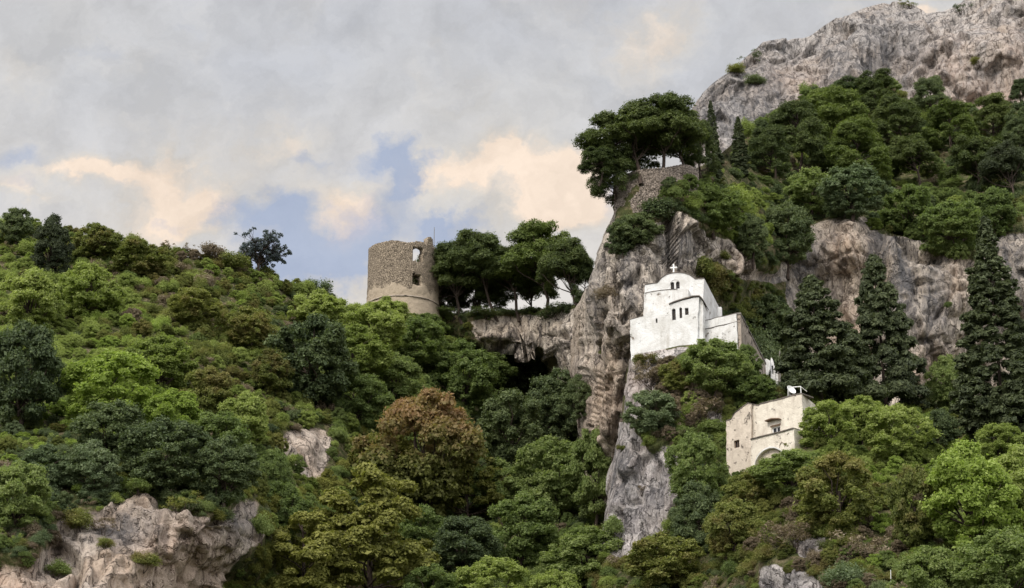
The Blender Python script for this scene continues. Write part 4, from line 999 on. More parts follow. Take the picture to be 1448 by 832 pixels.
 # ledges of the summit crag
 ('shrub', CR, 1070, 122, 34, 22, 'dark', 'dark bush on a ledge in the left part of the summit crag', 'bushes on the summit crag'),
 ('twiggy', CR, 1066, 84, 30, 18, 'dark', 'spiky dark bush on the skyline edge of the summit crag', 'bushes on the summit crag'),
 ('twiggy', CR, 1286, 10, 26, 14, 'olive', 'thin bush on top of the summit crag near the top of the photo', 'bushes on the summit crag'),
 ('twiggy', CR, 1358, 16, 24, 18, 'dark', 'spiky bush on the crag skyline at the top right', 'bushes on the summit crag'),
 ('shrub', CR, 1382, 96, 24, 18, 'gold', 'yellowish bush on a ledge in the right part of the crag', 'bushes on the summit crag'),
 ('shrub', CR, 1042, 104, 30, 18, 'olive', 'low olive bush on the left shoulder of the summit crag', 'bushes on the summit crag'),
]
for t in TREES:
    plant(*t)

# ---------------------------------------------------------------- dense scrub that no one could count, one mass per slope
def scrub(name, label, sheet, poly, step, wpx, zones, tones, seed, kinds=('shrub', 'broad', 'twiggy'), avoid_rock=True, hscale=1.0, sink=.18, group=None):
    """instances of bush crowns over the slope; zones: (u, v, radius, tone) patches, tones: default mix"""
    rs = np.random.RandomState(seed); S = SHEETS[sheet]
    P = np.array(poly, float); u0, v0 = P.min(0); u1, v1 = P.max(0)
    gu, gv = np.meshgrid(np.arange(u0, u1, step), np.arange(v0, v1, step * .8))
    u = gu.ravel() + rs.uniform(-.6, .6, gu.size) * step; v = gv.ravel() + rs.uniform(-.5, .5, gu.size) * step
    ok = inpoly(u, v, poly)
    if avoid_rock: ok &= ~S._rock(u, v - 9) & ~S._rock(u, v - 2) & ~(S._rock(u, v + 4) & (rs.rand(len(u)) < .25))
    u, v = u[ok], v[ok]
    pts = S.point(u, v)
    mp = pts[:, 1] / .95 / FPX
    W = (wpx[0] + (wpx[1] - wpx[0]) * rs.rand(len(u)) ** 1.6) * mp
    names = list(tones)
    pr = np.tile(np.array([tones[n] for n in names], float), (len(u), 1))
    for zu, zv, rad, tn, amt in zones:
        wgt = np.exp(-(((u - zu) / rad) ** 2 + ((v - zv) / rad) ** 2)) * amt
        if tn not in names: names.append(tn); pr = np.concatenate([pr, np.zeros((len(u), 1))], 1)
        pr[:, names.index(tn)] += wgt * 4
    pr /= pr.sum(1)[:, None]
    pick = (pr.cumsum(1) < rs.rand(len(u))[:, None]).sum(1)
    srcs = []
    kk = rs.rand(len(u)); kind = np.where(kk < .55, 0, np.where(kk < .92, 1, 2)) if len(kinds) == 3 else np.zeros(len(u), int)
    sid = np.full(len(u), -1)
    for ti, tn in enumerate(names):
        for ki, kd in enumerate(kinds):
            sel = (pick == ti) & (kind == ki)
            if not sel.any(): continue
            tn2 = 'dry' if (kd == 'twiggy' and rs.rand() < .6) else tn
            ob = bpy.data.objects.new('foliage_source', mesh_with(proto(kd, (ti * 2 + ki) % 5)['crown'], L[tn2]))
            sid[sel] = len(srcs); srcs.append(ob)
    me = bpy.data.meshes.new(name); me.vertices.add(len(u))
    pts[:, 2] -= W * sink
    me.vertices.foreach_set('co', pts.astype(np.float32).ravel())
    def attr(n, typ, arr):
        a = me.attributes.new(n, typ, 'POINT')
        a.data.foreach_set('vector' if typ == 'FLOAT_VECTOR' else 'value', np.ascontiguousarray(arr, np.float32 if typ != 'INT' else np.int32).ravel())
    attr('sid', 'INT', sid)
    hs = rs.uniform(.65, 1.05, len(u)) * hscale
    attr('sc', 'FLOAT_VECTOR', np.stack([W, W, W * hs], -1))
    attr('rt', 'FLOAT_VECTOR', np.stack([rs.uniform(-.2, .2, len(u)), rs.uniform(-.2, .2, len(u)), rs.rand(len(u)) * 6.28], -1))
    o = tag(link(name, me), label, 'scrub', group, 'stuff')
    ng = bpy.data.node_groups.new(name + '_spread', 'GeometryNodeTree')
    ng.interface.new_socket('Geometry', in_out='INPUT', socket_type='NodeSocketGeometry')
    ng.interface.new_socket('Geometry', in_out='OUTPUT', socket_type='NodeSocketGeometry')
    N_, K = ng.nodes, ng.links
    gi = N_.new('NodeGroupInput'); go = N_.new('NodeGroupOutput'); join = N_.new('GeometryNodeJoinGeometry')
    def named(n, typ):
        a = N_.new('GeometryNodeInputNamedAttribute'); a.data_type = typ; a.inputs[0].default_value = n; return a.outputs[0]
    sidn, scn, rtn = named('sid', 'INT'), named('sc', 'FLOAT_VECTOR'), named('rt', 'FLOAT_VECTOR')
    for k, ob in enumerate(srcs):
        oi = N_.new('GeometryNodeObjectInfo'); oi.inputs['Object'].default_value = ob; oi.inputs['As Instance'].default_value = True
        cmp_ = N_.new('FunctionNodeCompare'); cmp_.data_type = 'INT'; cmp_.operation = 'EQUAL'
        K.new(sidn, cmp_.inputs[2]); cmp_.inputs[3].default_value = k
        ip = N_.new('GeometryNodeInstanceOnPoints')
        K.new(gi.outputs[0], ip.inputs['Points']); K.new(cmp_.outputs[0], ip.inputs['Selection'])
        K.new(oi.outputs['Geometry'], ip.inputs['Instance']); K.new(rtn, ip.inputs['Rotation']); K.new(scn, ip.inputs['Scale'])
        K.new(ip.outputs[0], join.inputs[0])
    K.new(join.outputs[0], go.inputs[0])
    md = o.modifiers.new('spread', 'NODES'); md.node_group = ng
    print('scrub', name, len(u))
    return o
scrub('slope_scrub', 'dense mixed green scrub covering the broad left slope and gorge', H,
      [(-260, 308), (0, 312), (60, 318), (200, 345), (330, 368), (400, 392), (510, 440), (620, 458), (700, 488), (800, 545), (900, 570), (900, 980), (-260, 980)], 10.5, (13, 38),
      [(150, 590, 90, 'bright', 1.0), (120, 480, 90, 'light', .9), (230, 520, 90, 'bright', .5), (20, 560, 50, 'dark', 1), (200, 690, 110, 'dark', .9), (330, 660, 60, 'mid', .5), (215, 410, 60, 'dry', .5), (240, 440, 50, 'olive', .8),
       (320, 480, 100, 'olive', .8), (300, 560, 50, 'dry', .4), (310, 560, 70, 'olive', .6), (440, 520, 60, 'dark', .7), (560, 500, 80, 'light', .8), (640, 560, 90, 'mid', .6), (760, 580, 90, 'dark', 1.2), (720, 680, 90, 'dark', .6),
       (450, 800, 120, 'gold', .8), (760, 820, 100, 'mid', .8), (60, 720, 70, 'sage', .8), (80, 760, 60, 'dry', .4), (200, 340, 260, 'olive', .15), (0, 400, 90, 'light', .5), (400, 440, 100, 'light', .5)],
      {'light': .42, 'mid': .32, 'olive': .18, 'dark': .05, 'dry': .03}, 1)
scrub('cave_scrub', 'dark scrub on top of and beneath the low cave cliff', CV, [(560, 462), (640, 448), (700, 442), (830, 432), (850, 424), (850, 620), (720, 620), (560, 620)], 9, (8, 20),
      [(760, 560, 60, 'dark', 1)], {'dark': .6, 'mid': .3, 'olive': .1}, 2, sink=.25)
scrub('terrace_scrub', 'green scrub carpeting the terraces between summit crag and lower cliffs', CF,
      [(866, 372), (872, 345), (900, 338), (930, 312), (940, 262), (985, 262), (1010, 235), (1040, 215), (1090, 170), (1150, 128), (1250, 122), (1340, 156), (1500, 142), (1660, 128), (1660, 700), (1290, 600), (1300, 420), (1140, 330), (1120, 600), (990, 600), (990, 420)], 12.0, (16, 38),
      [(1110, 350, 50, 'dark', 1), (1350, 300, 70, 'mid', .6), (1210, 280, 50, 'sage', .6), (1060, 320, 40, 'light', .5), (1400, 230, 60, 'dark', .6), (1040, 400, 40, 'olive', 1), (900, 330, 40, 'dark', .8)],
      {'mid': .45, 'dark': .3, 'light': .1, 'olive': .12, 'dry': .03}, 3, sink=.25)
scrub('front_scrub', 'tangled green scrub on the front slope below chapel and old house', SP,
      [(884, 500), (935, 496), (985, 500), (1050, 508), (1075, 540), (1140, 568), (1200, 578), (1300, 578), (1500, 566), (1660, 552), (1660, 980), (810, 960), (835, 780), (900, 600)], 12.5, (16, 40),
      [(1380, 720, 110, 'bright', .8), (1400, 640, 60, 'mid', .5), (1180, 620, 80, 'light', .9), (1150, 740, 90, 'olive', .8), (1140, 790, 60, 'dry', .5), (1000, 690, 50, 'mid', .9), (960, 570, 40, 'dry', .6), (920, 540, 40, 'dry', .7), (1290, 780, 40, 'dry', .4), (980, 760, 40, 'dark', .5), (950, 830, 70, 'olive', .8), (1350, 800, 80, 'mid', .6)],
      {'mid': .36, 'light': .2, 'olive': .27, 'dark': .12, 'dry': .04}, 4)
# sparse tufts that grip the bare rock
def tufts(name, label, sheet, n, poly, tones, seed, wpx=(6, 15)):
    S = SHEETS[sheet]
    global _tuft
    rs = np.random.RandomState(seed); P = np.array(poly, float); u0, v0 = P.min(0); u1, v1 = P.max(0)
    q = []
    while len(q) < n:
        cu, cv = rs.uniform(u0, u1), rs.uniform(v0, v1)
        if not inpoly(cu, cv, poly): continue
        for _ in range(rs.randint(1, 4)): q.append((cu + rs.normal() * 9, cv + rs.normal() * 4))
    return q
# ---------------------------------------------------------------- buildings
from mathutils.geometry import tessellate_polygon
AZ = math.radians
class Frame:
    """an upright plane system: x along a facade, y away from the viewer, z up"""
    def __init__(s, u, v, Y, az):
        s.O = at(u, v, Y); s.r = np.array([math.cos(az), -math.sin(az), 0]); s.d = np.array([math.sin(az), math.cos(az), 0]); s.az = az
    def px(s, u, v, y0=0.0):
        D = at(u, v, 1.0) - np.array([0, 0, CAMZ]); C = np.array([0, 0, CAMZ])
        t = (y0 - (C - s.O) @ s.d) / (D @ s.d)
        P = C + t * D - s.O
        return float(P @ s.r), float(P[2])
    def pts(s, lst, y0=0.0): return [s.px(u, v, y0) for u, v in lst]
    def root(s, name): return empty(name, s.O, -s.az)
def roughen(poly, step, amp, rs):
    out = []
    for k in range(len(poly)):
        a = np.array(poly[k]); b = np.array(poly[(k + 1) % len(poly)]); n = max(1, int(np.linalg.norm(b - a) / step))
        for i in range(n):
            p = a + (b - a) * i / n
            if i or True: p = p + rs.normal(size=2) * amp
            out.append(tuple(p))
    return out
def wall(name, outer, y0, y1, mat, parent, holes=(), reveal=.3, seed=1, step=.45, amp=.025, skew=0.0, glass=None, top_mat=None):
    """a solid with a shaped front: outline and openings in (x, z), thickness y0..y1"""
    rs = np.random.RandomState(seed); outer = roughen(outer, step, amp, rs)
    bm = bmesh.new(); loops = [outer] + [list(h) for h in holes]
    fl = [[bm.verts.new((x, y0, z)) for x, z in lp] for lp in loops]
    flat_ = [v for lp in fl for v in lp]
    for t in tessellate_polygon([[Vector((x, z, 0)) for x, z in lp] for lp in loops]):
        try: bm.faces.new([flat_[i] for i in t])
        except ValueError: pass
    sk = (y1 - y0) * skew
    bk = [bm.verts.new((x + sk, y1, z)) for x, z in outer]
    n = len(outer)
    for i in range(n): bm.faces.new([fl[0][i], fl[0][(i + 1) % n], bk[(i + 1) % n], bk[i]])
    for t in tessellate_polygon([[Vector((x, z, 0)) for x, z in outer]]):
        try: bm.faces.new([bk[i] for i in t])
        except ValueError: pass
    for lp, h in zip(fl[1:], holes):
        iv = [bm.verts.new((x, y0 + reveal, z)) for x, z in h]; m = len(h)
        for i in range(m): bm.faces.new([lp[i], lp[(i + 1) % m], iv[(i + 1) % m], iv[i]])
    bmesh.ops.recalc_face_normals(bm, faces=bm.faces)
    me = bpy.data.meshes.new(name); bm.to_mesh(me); bm.free(); me.materials.append(mat)
    return link(name, me, parent)
def boxes(name, lst, mat, parent=None, bev=.012):
    bm = bmesh.new()
    for (x0, x1, y0, y1, z0, z1) in lst:
        r = bmesh.ops.create_cube(bm, size=1)
        for v in r['verts']:
            v.co = Vector(((x0 + x1) / 2 + v.co.x * (x1 - x0), (y0 + y1) / 2 + v.co.y * (y1 - y0), (z0 + z1) / 2 + v.co.z * (z1 - z0)))
    if bev: bmesh.ops.bevel(bm, geom=bm.edges[:], offset=bev, segments=1, affect='EDGES')
    me = bpy.data.meshes.new(name); bm.to_mesh(me); bm.free(); me.materials.append(mat)
    return link(name, me, parent)
def arch(x0, x1, z0, z1, n=7):
    """opening with a round head"""
    r = (x1 - x0) / 2; c = (x0 + x1) / 2; zs = z1 - min(r, z1 - z0)
    return [(x0, z0), (x1, z0), (x1, zs)] + [(c + r * math.cos(math.pi * k / n), zs + min(r, z1 - z0) * math.sin(math.pi * k / n)) for k in range(1, n)] + [(x0, zs)]
def rect(x0, x1, z0, z1): return [(x0, z0), (x1, z0), (x1, z1), (x0, z1)]
def window(parent, x0, x1, z0, z1, y, arched=False, bars=(1, 1), fw=.06, mat='frame', label=None):
    """timber frame as the part, its dark pane as the sub-part"""
    L_ = [(x0 - .01, x0 + fw, y - .05, y + .02, z0, z1), (x1 - fw, x1 + .01, y - .05, y + .02, z0, z1), (x0 + fw, x1 - fw, y - .05, y + .02, z0 - .01, z0 + fw), (x0 + fw, x1 - fw, y - .05, y + .02, z1 - fw, z1 + .01)]
    for k in range(bars[0]):
        xc = x0 + (x1 - x0) * (k + 1) / (bars[0] + 1); L_.append((xc - fw * .4, xc + fw * .4, y - .045, y + .015, z0 + fw, z1 - fw))
    for k in range(bars[1]):
        zc = z0 + (z1 - z0) * (k + 1) / (bars[1] + 1); L_.append((x0 + fw, x1 - fw, y - .035, y + .005, zc - fw * .4, zc + fw * .4))
    f = boxes('window', L_, M[mat], parent, .005)
    if label: f['label'] = label
    boxes('pane', [(x0 - .02, x1 + .02, y + .03, y + .06, z0 - .02, z1 + .02)], M['glass'], f, 0)
    return f
def ribbon(name, pts, y0, y1, h, mat, parent, rs=None):
    """coping slab following a line of (x, z) points"""
    bm = bmesh.new(); V = []
    for x, z in pts: V.append([bm.verts.new((x, y, zz)) for y, zz in ((y0, z), (y1, z), (y1, z + h), (y0, z + h))])
    for a, b in zip(V[:-1], V[1:]):
        for q in range(4): bm.faces.new([a[q], a[(q + 1) % 4], b[(q + 1) % 4], b[q]])
    bm.faces.new(V[0]); bm.faces.new(V[-1][::-1])
    bmesh.ops.recalc_face_normals(bm, faces=bm.faces)
    me = bpy.data.meshes.new(name); bm.to_mesh(me); bm.free(); me.materials.append(mat)
    return link(name, me, parent)

# ---- the white chapel on the rock
C = Frame(950, 460, 210, AZ(15.4))
ch = tag(C.root('chapel'), 'small whitewashed chapel with curved gable and cross perched on the cliff', 'chapel')
y2, y1_, y0_, yb = 2.6, 1.7, 0.0, -.7
up = C.pts([(909.5, 470), (909.9, 443.5), (912, 403), (921, 401.6), (929.6, 400.3), (931.4, 398.5), (933.5, 395.6), (936, 393), (942, 389), (949.4, 386.7), (957.6, 385.8), (966.6, 386.4), (974.7, 389), (980, 392.7), (982.8, 395), (995.6, 394), (994, 430), (990, 480)], y2)
wl = C.px(948.3, 409.2, y2); wt = C.px(953.2, 398.6, y2); wl2 = C.px(955.9, 408.6, y2); wt2 = C.px(960.9, 397.8, y2)
hb = [arch(wl[0], wt[0], wl[1], wt[1], 8), arch(wl2[0], wt2[0], wl2[1], wt2[1], 8)]
wall('upper_wall', up, y2, y2 + 12, M['white'], ch, hb, seed=3, amp=.018)
for (a, b) in ((wl, wt), (wl2, wt2)): window(ch, a[0], b[0], a[1], b[1], y2 + .26, bars=(0, 2), fw=.055)
ribbon('gable_coping', [(x, z - .02) for x, z in up[2:16]], y2 - .07, y2 + 12.05, .10, M['roofedge'], ch)
# round hood over the paired window
xc = (wl[0] + wt2[0]) / 2; zc = wl[1] + .35; rr = (wt2[0] - wl[0]) / 2 + .14
ribbon('window_hood', [(xc + rr * math.cos(a) * 1.0, zc + rr * 1.15 * math.sin(a)) for a in np.linspace(math.pi, 0, 11)], y2 - .05, y2 + .02, .06, M['white'], ch)
mid = C.pts([(909.5, 480), (910.1, 446), (912, 415.2), (918, 413.6), (924, 412.5), (935, 411), (946.7, 409.8), (958, 409.4), (970, 409.3), (973, 409.6), (974, 440), (974, 480)], y1_)
wall('step_wall', mid, y1_, y2 + .3, M['white_rough'], ch, seed=5, amp=.035)
ribbon('step_coping', [(x, z - .01) for x, z in mid[2:8]], y1_ - .05, y2 - .003, .07, M['roofedge'], ch)
low = C.pts([(892, 530), (890.8, 452.6), (900, 449.6), (909.8, 447.4), (913.4, 443.6), (918.8, 440.9), (927.8, 439.4), (932.3, 436.3), (939.5, 434.2), (947.5, 432.4), (960, 431), (992, 430), (993, 480), (992, 530)], y0_)
a = C.px(927.3, 456.9, y0_); b = C.px(929.6, 450.4, y0_)
wall('lower_wall', low, y0_, y1_ + .4, M['white'], ch, [rect(a[0], b[0], a[1], b[1])], seed=6, amp=.03, reveal=.4)
window(ch, a[0], b[0], a[1], b[1], y0_ + .34, bars=(0, 0), fw=.03, label='small slit window low on the left of the chapel front')
ribbon('wall_coping', [(x, z) for x, z in low[1:4]], y0_ - .04, y0_ + .5, .06, M['roofedge'], ch)
blk = C.pts([(947, 500), (947, 431), (959.4, 426.8), (970, 423.8), (981, 421), (988.8, 420.6), (987, 450), (985.5, 520)], yb)
hs = []; ws = []
for (u0, v0, u1, v1, ar) in ((950.4, 453, 955.2, 436.2, 1), (960.9, 450.2, 964.3, 434.8, 1), (968.6, 445.7, 973.5, 435.3, 0)):
    a = C.px(u0, v0, yb); b = C.px(u1, v1, yb)
    hs.append(arch(a[0], b[0], a[1], b[1]) if ar else rect(a[0], b[0], a[1], b[1])); ws.append((a[0], b[0], a[1], b[1]))
wall('apse_wall', blk, yb, y0_ + .5, M['white'], ch, hs, seed=8, amp=.022, reveal=.34)
for w_ in ws: window(ch, *w_, yb + .3, bars=(1, 1), fw=.05)
rt = C.pts([(946.2, 431.2), (953, 428), (959.4, 425.9), (970, 422.6), (981, 419.9), (989.2, 419.6), (992.5, 422.4), (995.6, 426.8)], yb)
ribbon('sloping_roof', rt, yb - .16, y2 - .004, .12, M['roofedge'], ch)
# white buttress to the right of the apse, in front of the main wall
bt = C.pts([(986, 520), (987, 421.5), (990, 421.8), (994.4, 427), (994, 460), (995, 520)], yb + .35)
wall('corner_buttress', bt, yb + .35, y2 + 1, M['white'], ch, seed=9, amp=.02)
# cross
cx, cz = C.px(952.6, 387, y2); _, ct = C.px(952.6, 373.2, y2); ca = C.px(947.8, 378.6, y2)[0]; cb = C.px(957.2, 378.6, y2)[0]; cm_ = C.px(952.5, 378.4, y2)[1]
boxes('cross', [(cx - .085, cx + .085, y2 + .02, y2 + .20, cz - .1, cm_ - .085), (ca, cb, y2 + .025, y2 + .195, cm_ - .085, cm_ + .085), (cx - .085, cx + .085, y2 + .02, y2 + .20, cm_ + .085, ct)], M['whitepaint'], ch)
# right wing: skewed to the nave
def local(fr, P): q = np.asarray(P) - fr.O; return np.array([q @ fr.r, q @ fr.d, q[2]])
def atz(u, v, Z):   # point on the ray through (u, v) at height Z
    D = at(u, v, 1.0) - np.array([0, 0, CAMZ]); t = (Z - CAMZ) / D[2]
    return np.array([0, 0, CAMZ]) + D * t
def polyprism(name, base, z0, z1, mat, parent, rs=None, sub=8, amp=.02):
    """upright walls over a footprint of (x, y) points"""
    bm = bmesh.new(); n = len(base); rs = rs or np.random.RandomState(2); rings = []
    pts = []
    for k in range(n):
        a = np.array(base[k], float); b = np.array(base[(k + 1) % n], float); m = max(1, int(np.linalg.norm(b - a) / .8))
        for i in range(m): pts.append(a + (b - a) * i / m)
    J = rs.normal(size=(len(pts),)) * amp
    for j in range(sub + 1):
        z = z0 + (z1 - z0) * j / sub
        rings.append([bm.verts.new((p[0] + rs.normal() * amp, p[1] + rs.normal() * amp, z + (J[i] * 1.5 if j == sub else 0))) for i, p in enumerate(pts)])
    for A, B in zip(rings[:-1], rings[1:]):
        for i in range(len(pts)): bm.faces.new([A[i], A[(i + 1) % len(pts)], B[(i + 1) % len(pts)], B[i]])
    bm.faces.new(rings[-1]); bm.faces.new(rings[0][::-1]); bmesh.ops.recalc_face_normals(bm, faces=bm.faces)
    me = bpy.data.meshes.new(name); bm.to_mesh(me); bm.free(); me.materials.append(mat)
    return link(name, me, parent)
A1 = at(1041.3, 443, 207.6); Zt = A1[2]
A0 = atz(988.5, 455.5, Zt); A2 = atz(1077.5, 514, Zt)
l0, l1 = local(C, A0), local(C, A1)
bk1 = local(C, atz(1046, 451.5, Zt)); inn = np.array([C.px(992, 450, y2 + 4)[0], y2 + 4])
zb = l1[2] - 1.02
foot = [(l0[0], l0[1]), (l1[0], l1[1]), (bk1[0], bk1[1]), (inn[0] + 2.5, inn[1] + 3), (inn[0] - .5, inn[1])]
polyprism('wing_wall', foot, l1[2] - 8, zb - .05, M['white_rough'], ch, amp=.03)
def grow(f, e):
    c = np.mean(np.array(f), 0); return [tuple(np.array(p) + (np.array(p) - c) / np.linalg.norm(np.array(p) - c) * e) for p in f]
polyprism('wing_ledge', grow(foot, .05), zb - .05, zb + .01, M['roofedge'], ch, sub=1, amp=.01)
polyprism('wing_parapet', foot, zb + .01, l1[2], M['white'], ch, sub=2, amp=.02)
polyprism('wing_coping', grow(foot, .03), l1[2] + .002, l1[2] + .05, M['roofedge'], ch, sub=1, amp=.008)
sx, sz = C.px(1018.5, 446, y2 + 7); polyprism('chimney', [(sx - .25, y2 + 6.8), (sx + .2, y2 + 6.8), (sx + .2, y2 + 7.3), (sx - .25, y2 + 7.3)], sz - .5, sz + 1.0, M['white'], ch, sub=2, amp=.01)

# ---- long brown parapet wall that runs back from the chapel
pd = (A2 - A1)[:2]; pl = float(np.linalg.norm(pd)); paz = math.atan2(pd[0], pd[1])
pw = empty('parapet_wall', A1 + np.array([.10, .25, -.1]), -paz); tag(pw, 'long narrow brown rendered parapet wall sloping away right of the chapel', 'wall', kind='thing')
def slopebox(name, x0, x1, ya, yb_, za0, za1, zb0, zb1, mat, parent, n=18, seed=4, amp=.03):
    bm = bmesh.new(); rs = np.random.RandomState(seed); R_ = []
    for k in range(n + 1):
        t = k / n; y = ya + (yb_ - ya) * t; zl = za0 + (zb0 - za0) * t; zh = za1 + (zb1 - za1) * t + rs.normal() * amp
        R_.append([bm.verts.new((x0 + rs.normal() * amp, y, zl)), bm.verts.new((x1 + rs.normal() * amp, y, zl)), bm.verts.new((x1 + rs.normal() * amp, y, zh)), bm.verts.new((x0 + rs.normal() * amp, y, zh))])
    for a, b in zip(R_[:-1], R_[1:]):
        for q in range(4): bm.faces.new([a[q], a[(q + 1) % 4], b[(q + 1) % 4], b[q]])
    bm.faces.new(R_[0]); bm.faces.new(R_[-1][::-1]); bmesh.ops.recalc_face_normals(bm, faces=bm.faces)
    me = bpy.data.meshes.new(name); bm.to_mesh(me); bm.free(); me.materials.append(mat); return link(name, me, parent)
slopebox('wall_face', .0, .38, 0, pl, -7, -.02, -5, -.02, M['parapet'], pw)
slopebox('coping', -.07, .46, -.1, pl + .1, -.015, .20, -.015, .20, M['greywood'], pw, amp=.02)
slopebox('lower_rail', -.12, -.005, pl * .35, pl * .95, -1.35, -1.15, -1.35, -1.15, M['greywood'], pw, amp=.01)

# ---- the little white gate at its end and the weathered post
G = Frame(1086, 520, float(A2[1]) + 1.2, AZ(12))
gt = tag(G.root('garden_gate'), 'small white masonry gate pier with arched opening at the end of the sloping wall', 'gate')
wall('pier', G.pts([(1077.2, 545), (1076.8, 508.6), (1083, 507.6), (1089, 510), (1089, 522), (1086, 528), (1085.5, 545)], 0), 0, .8, M['white'], gt, seed=11, amp=.02)
wall('pier_cap', G.pts([(1077, 508.4), (1077.6, 507.2), (1082.6, 506.6), (1083, 507.8)], -.04), -.04, .84, M['roofedge'], gt, seed=12, amp=.01)
oa = G.px(1091.8, 529, .5); ob_ = G.px(1093.4, 517, .5)
wall('arched_slab', G.pts([(1089.8, 545), (1089.6, 508), (1090.6, 506), (1092.6, 508.4), (1095, 516), (1096.3, 524), (1096.6, 545)], .5), .5, 1.0, M['white'], gt, [arch(oa[0], ob_[0], oa[1], ob_[1])], seed=13, amp=.015)
wall('low_block', G.pts([(1096.9, 545), (1097.0, 524.5), (1101, 523.6), (1101.3, 545)], .6), .6, 1.1, M['white_rough'], gt, seed=14, amp=.02)
q0 = G.px(1103.2, 560, -.8); q1 = G.px(1102.6, 496.5, -.8)
ps = tubes('weathered_post', [([(q0[0], -.8, q0[1]), (q0[0] + .05, -.8, (q0[1] + q1[1]) / 2), (q1[0], -.8, q1[1])], [.19, .17, .07])], 7)
ps.materials.append(M['greywood']); po = link('weathered_post', ps); po.location = G.O; po.rotation_euler = (0, 0, -G.az)
tag(po, 'leaning grey pointed post standing beside the small white gate', 'post')

# ---- the old house below
HS = Frame(1134, 600, 186.5, AZ(44.5)); dsk = math.tan(AZ(27 - 44.5))
ho = tag(HS.root('old_house'), 'weathered cream and pink plastered old house half hidden by trees below the chapel', 'house')
left = HS.pts([(1028.5, 705), (1026.8, 595.8), (1030, 594.6), (1034, 593.2), (1036.5, 588.5), (1040, 583.7), (1046, 579), (1052, 574.4), (1058, 570.5), (1062, 571.6), (1062.5, 600), (1062, 705)], 0)
a = HS.px(1038, 634.3, 0); b = HS.px(1045.3, 621.8, 0)
wall('end_wall', left, 0, 6, M['pinkplaster'], ho, [rect(a[0], b[0], a[1], b[1])], seed=21, amp=.04, reveal=.3, skew=dsk)
window(ho, a[0], b[0], a[1], b[1], .25, bars=(1, 0), fw=.09, mat='wood', label='small shuttered reddish window in the left end wall')
ys = .45
upr = HS.pts([(1061, 640), (1061.3, 571.6), (1067.7, 573), (1072.5, 573.8), (1075, 571.7), (1082, 569.8), (1089, 568), (1097, 566.4), (1106, 564), (1113, 561.8), (1120.6, 559.7), (1128, 558), (1134, 557.0), (1135.2, 590), (1136, 700), (1061, 700)], ys)
a = HS.px(1091, 613.2, ys); b = HS.px(1103, 601.6, ys)
wall('front_wall', upr, ys, 6.4, M['cream'], ho, [rect(a[0], b[0], a[1], b[1])], seed=22, amp=.035, reveal=.3, skew=dsk)
window(ho, a[0], b[0], a[1], b[1], ys + .25, bars=(1, 0), fw=.10, mat='whitepaint', label='white framed window above the ledge')
ribbon('roof_edge', [(x, z - .03) for x, z in upr[1:13]], ys - .06, ys + 2.0, .12, M['roofedge'], ho)
ribbon('end_wall_coping', [(x, z - .03) for x, z in left[1:10]], -.05, 1.6, .10, M['roofedge'], ho)
hd = HS.pts([(1085.7, 597.5), (1095, 594.2), (1105, 594)], ys)
ribbon('window_hood', hd, ys - .55, ys + .02, .10, M['wood'], ho)
boxes('lintel', [(a[0] - .1, b[0] + .1, ys - .05, ys + .02, b[1] + .01, b[1] + .18)], M['wood'], ho)
yl = -.9
lo_ = HS.pts([(1062.6, 705), (1061.8, 622), (1075, 618.4), (1090, 614.8), (1105, 611.2), (1122.6, 606.2), (1124, 640), (1124, 705)], yl)
aL = HS.px(1067.5, 690, yl); aR = HS.px(1111, 634, yl)
zt = HS.px(1088, 634.4, yl)[1]
wall('arcade_wall', lo_, yl, ys + .2, M['cream'], ho, [arch(aL[0], aR[0], aL[1], zt, 12)], seed=23, amp=.03, reveal=.5, skew=0)
boxes('arch_infill', [(aL[0] - .05, aR[0] + .05, yl + .42, yl + .52, aL[1], zt + .1)], M['pinkplaster'], ho, 0)
xr = (aL[0] + aR[0]) / 2; ra = (aR[0] - aL[0]) / 2; zs = zt - ra
ribbon('arch_ring', [(xr + (ra + .02) * math.cos(t), zs + (ra + .02) * math.sin(t)) for t in np.linspace(math.pi, 0, 15)], yl - .05, yl + .02, .16, M['white'], ho)
ribbon('ledge', [(x, z - .02) for x, z in lo_[1:6]], yl - .14, ys - .004, .11, M['roofedge'], ho)
nx0, nz0 = HS.px(1102.6, 635.4, yl); nx1, nz1 = HS.px(1109.4, 625, yl)
ribbon('niche_moulding', [(nx0, nz0 + .1), (nx0 + .05, nz1 - .25), ((nx0 + nx1) / 2, nz1), (nx1 - .05, nz1 - .25), (nx1, nz0 + .1)], yl - .07, yl + .01, .10, M['parapet'], ho)
# things standing on its roof
RF = Frame(1116, 560, 190.5, AZ(20))
fx0, fz0 = RF.px(1112.5, 560.5, 0); fx1, fz1 = RF.px(1132.2, 546.9, 0); fx2, fz2 = RF.px(1114.5, 548.2, 0)
fm = tubes('pipe_frame', [([(fx1, 0, fz0 - .8), (fx1, 0, fz1)], [.045, .045]), ([(fx2, 0, fz2), (fx1 + .02, 0, fz1)], [.05, .05]), ([(fx2, 0, fz2), (fx0 + .1, 0, fz0 - .8)], [.04, .04]), ([(fx1, 0, fz1), (fx1 + .3, 1.6, fz1 - .1)], [.04, .04])], 6)
fm.materials.append(M['whitepaint']); fo = link('pipe_frame', fm); fo.location = RF.O; fo.rotation_euler = (0, 0, -RF.az)
tag(fo, 'thin pale metal pipe frame standing on the old house roof', 'frame')
bm = bmesh.new(); rings = []
for k in range(6):
    r_ = .52 * k / 5; rings.append([bm.verts.new((r_ * math.cos(t), r_ * math.sin(t) , .32 * (k / 5) ** 2)) for t in np.linspace(0, 2 * math.pi, 20, endpoint=False)] if k else [bm.verts.new((0, 0, 0))])
for i in range(20): bm.faces.new([rings[0][0], rings[1][i], rings[1][(i + 1) % 20]])
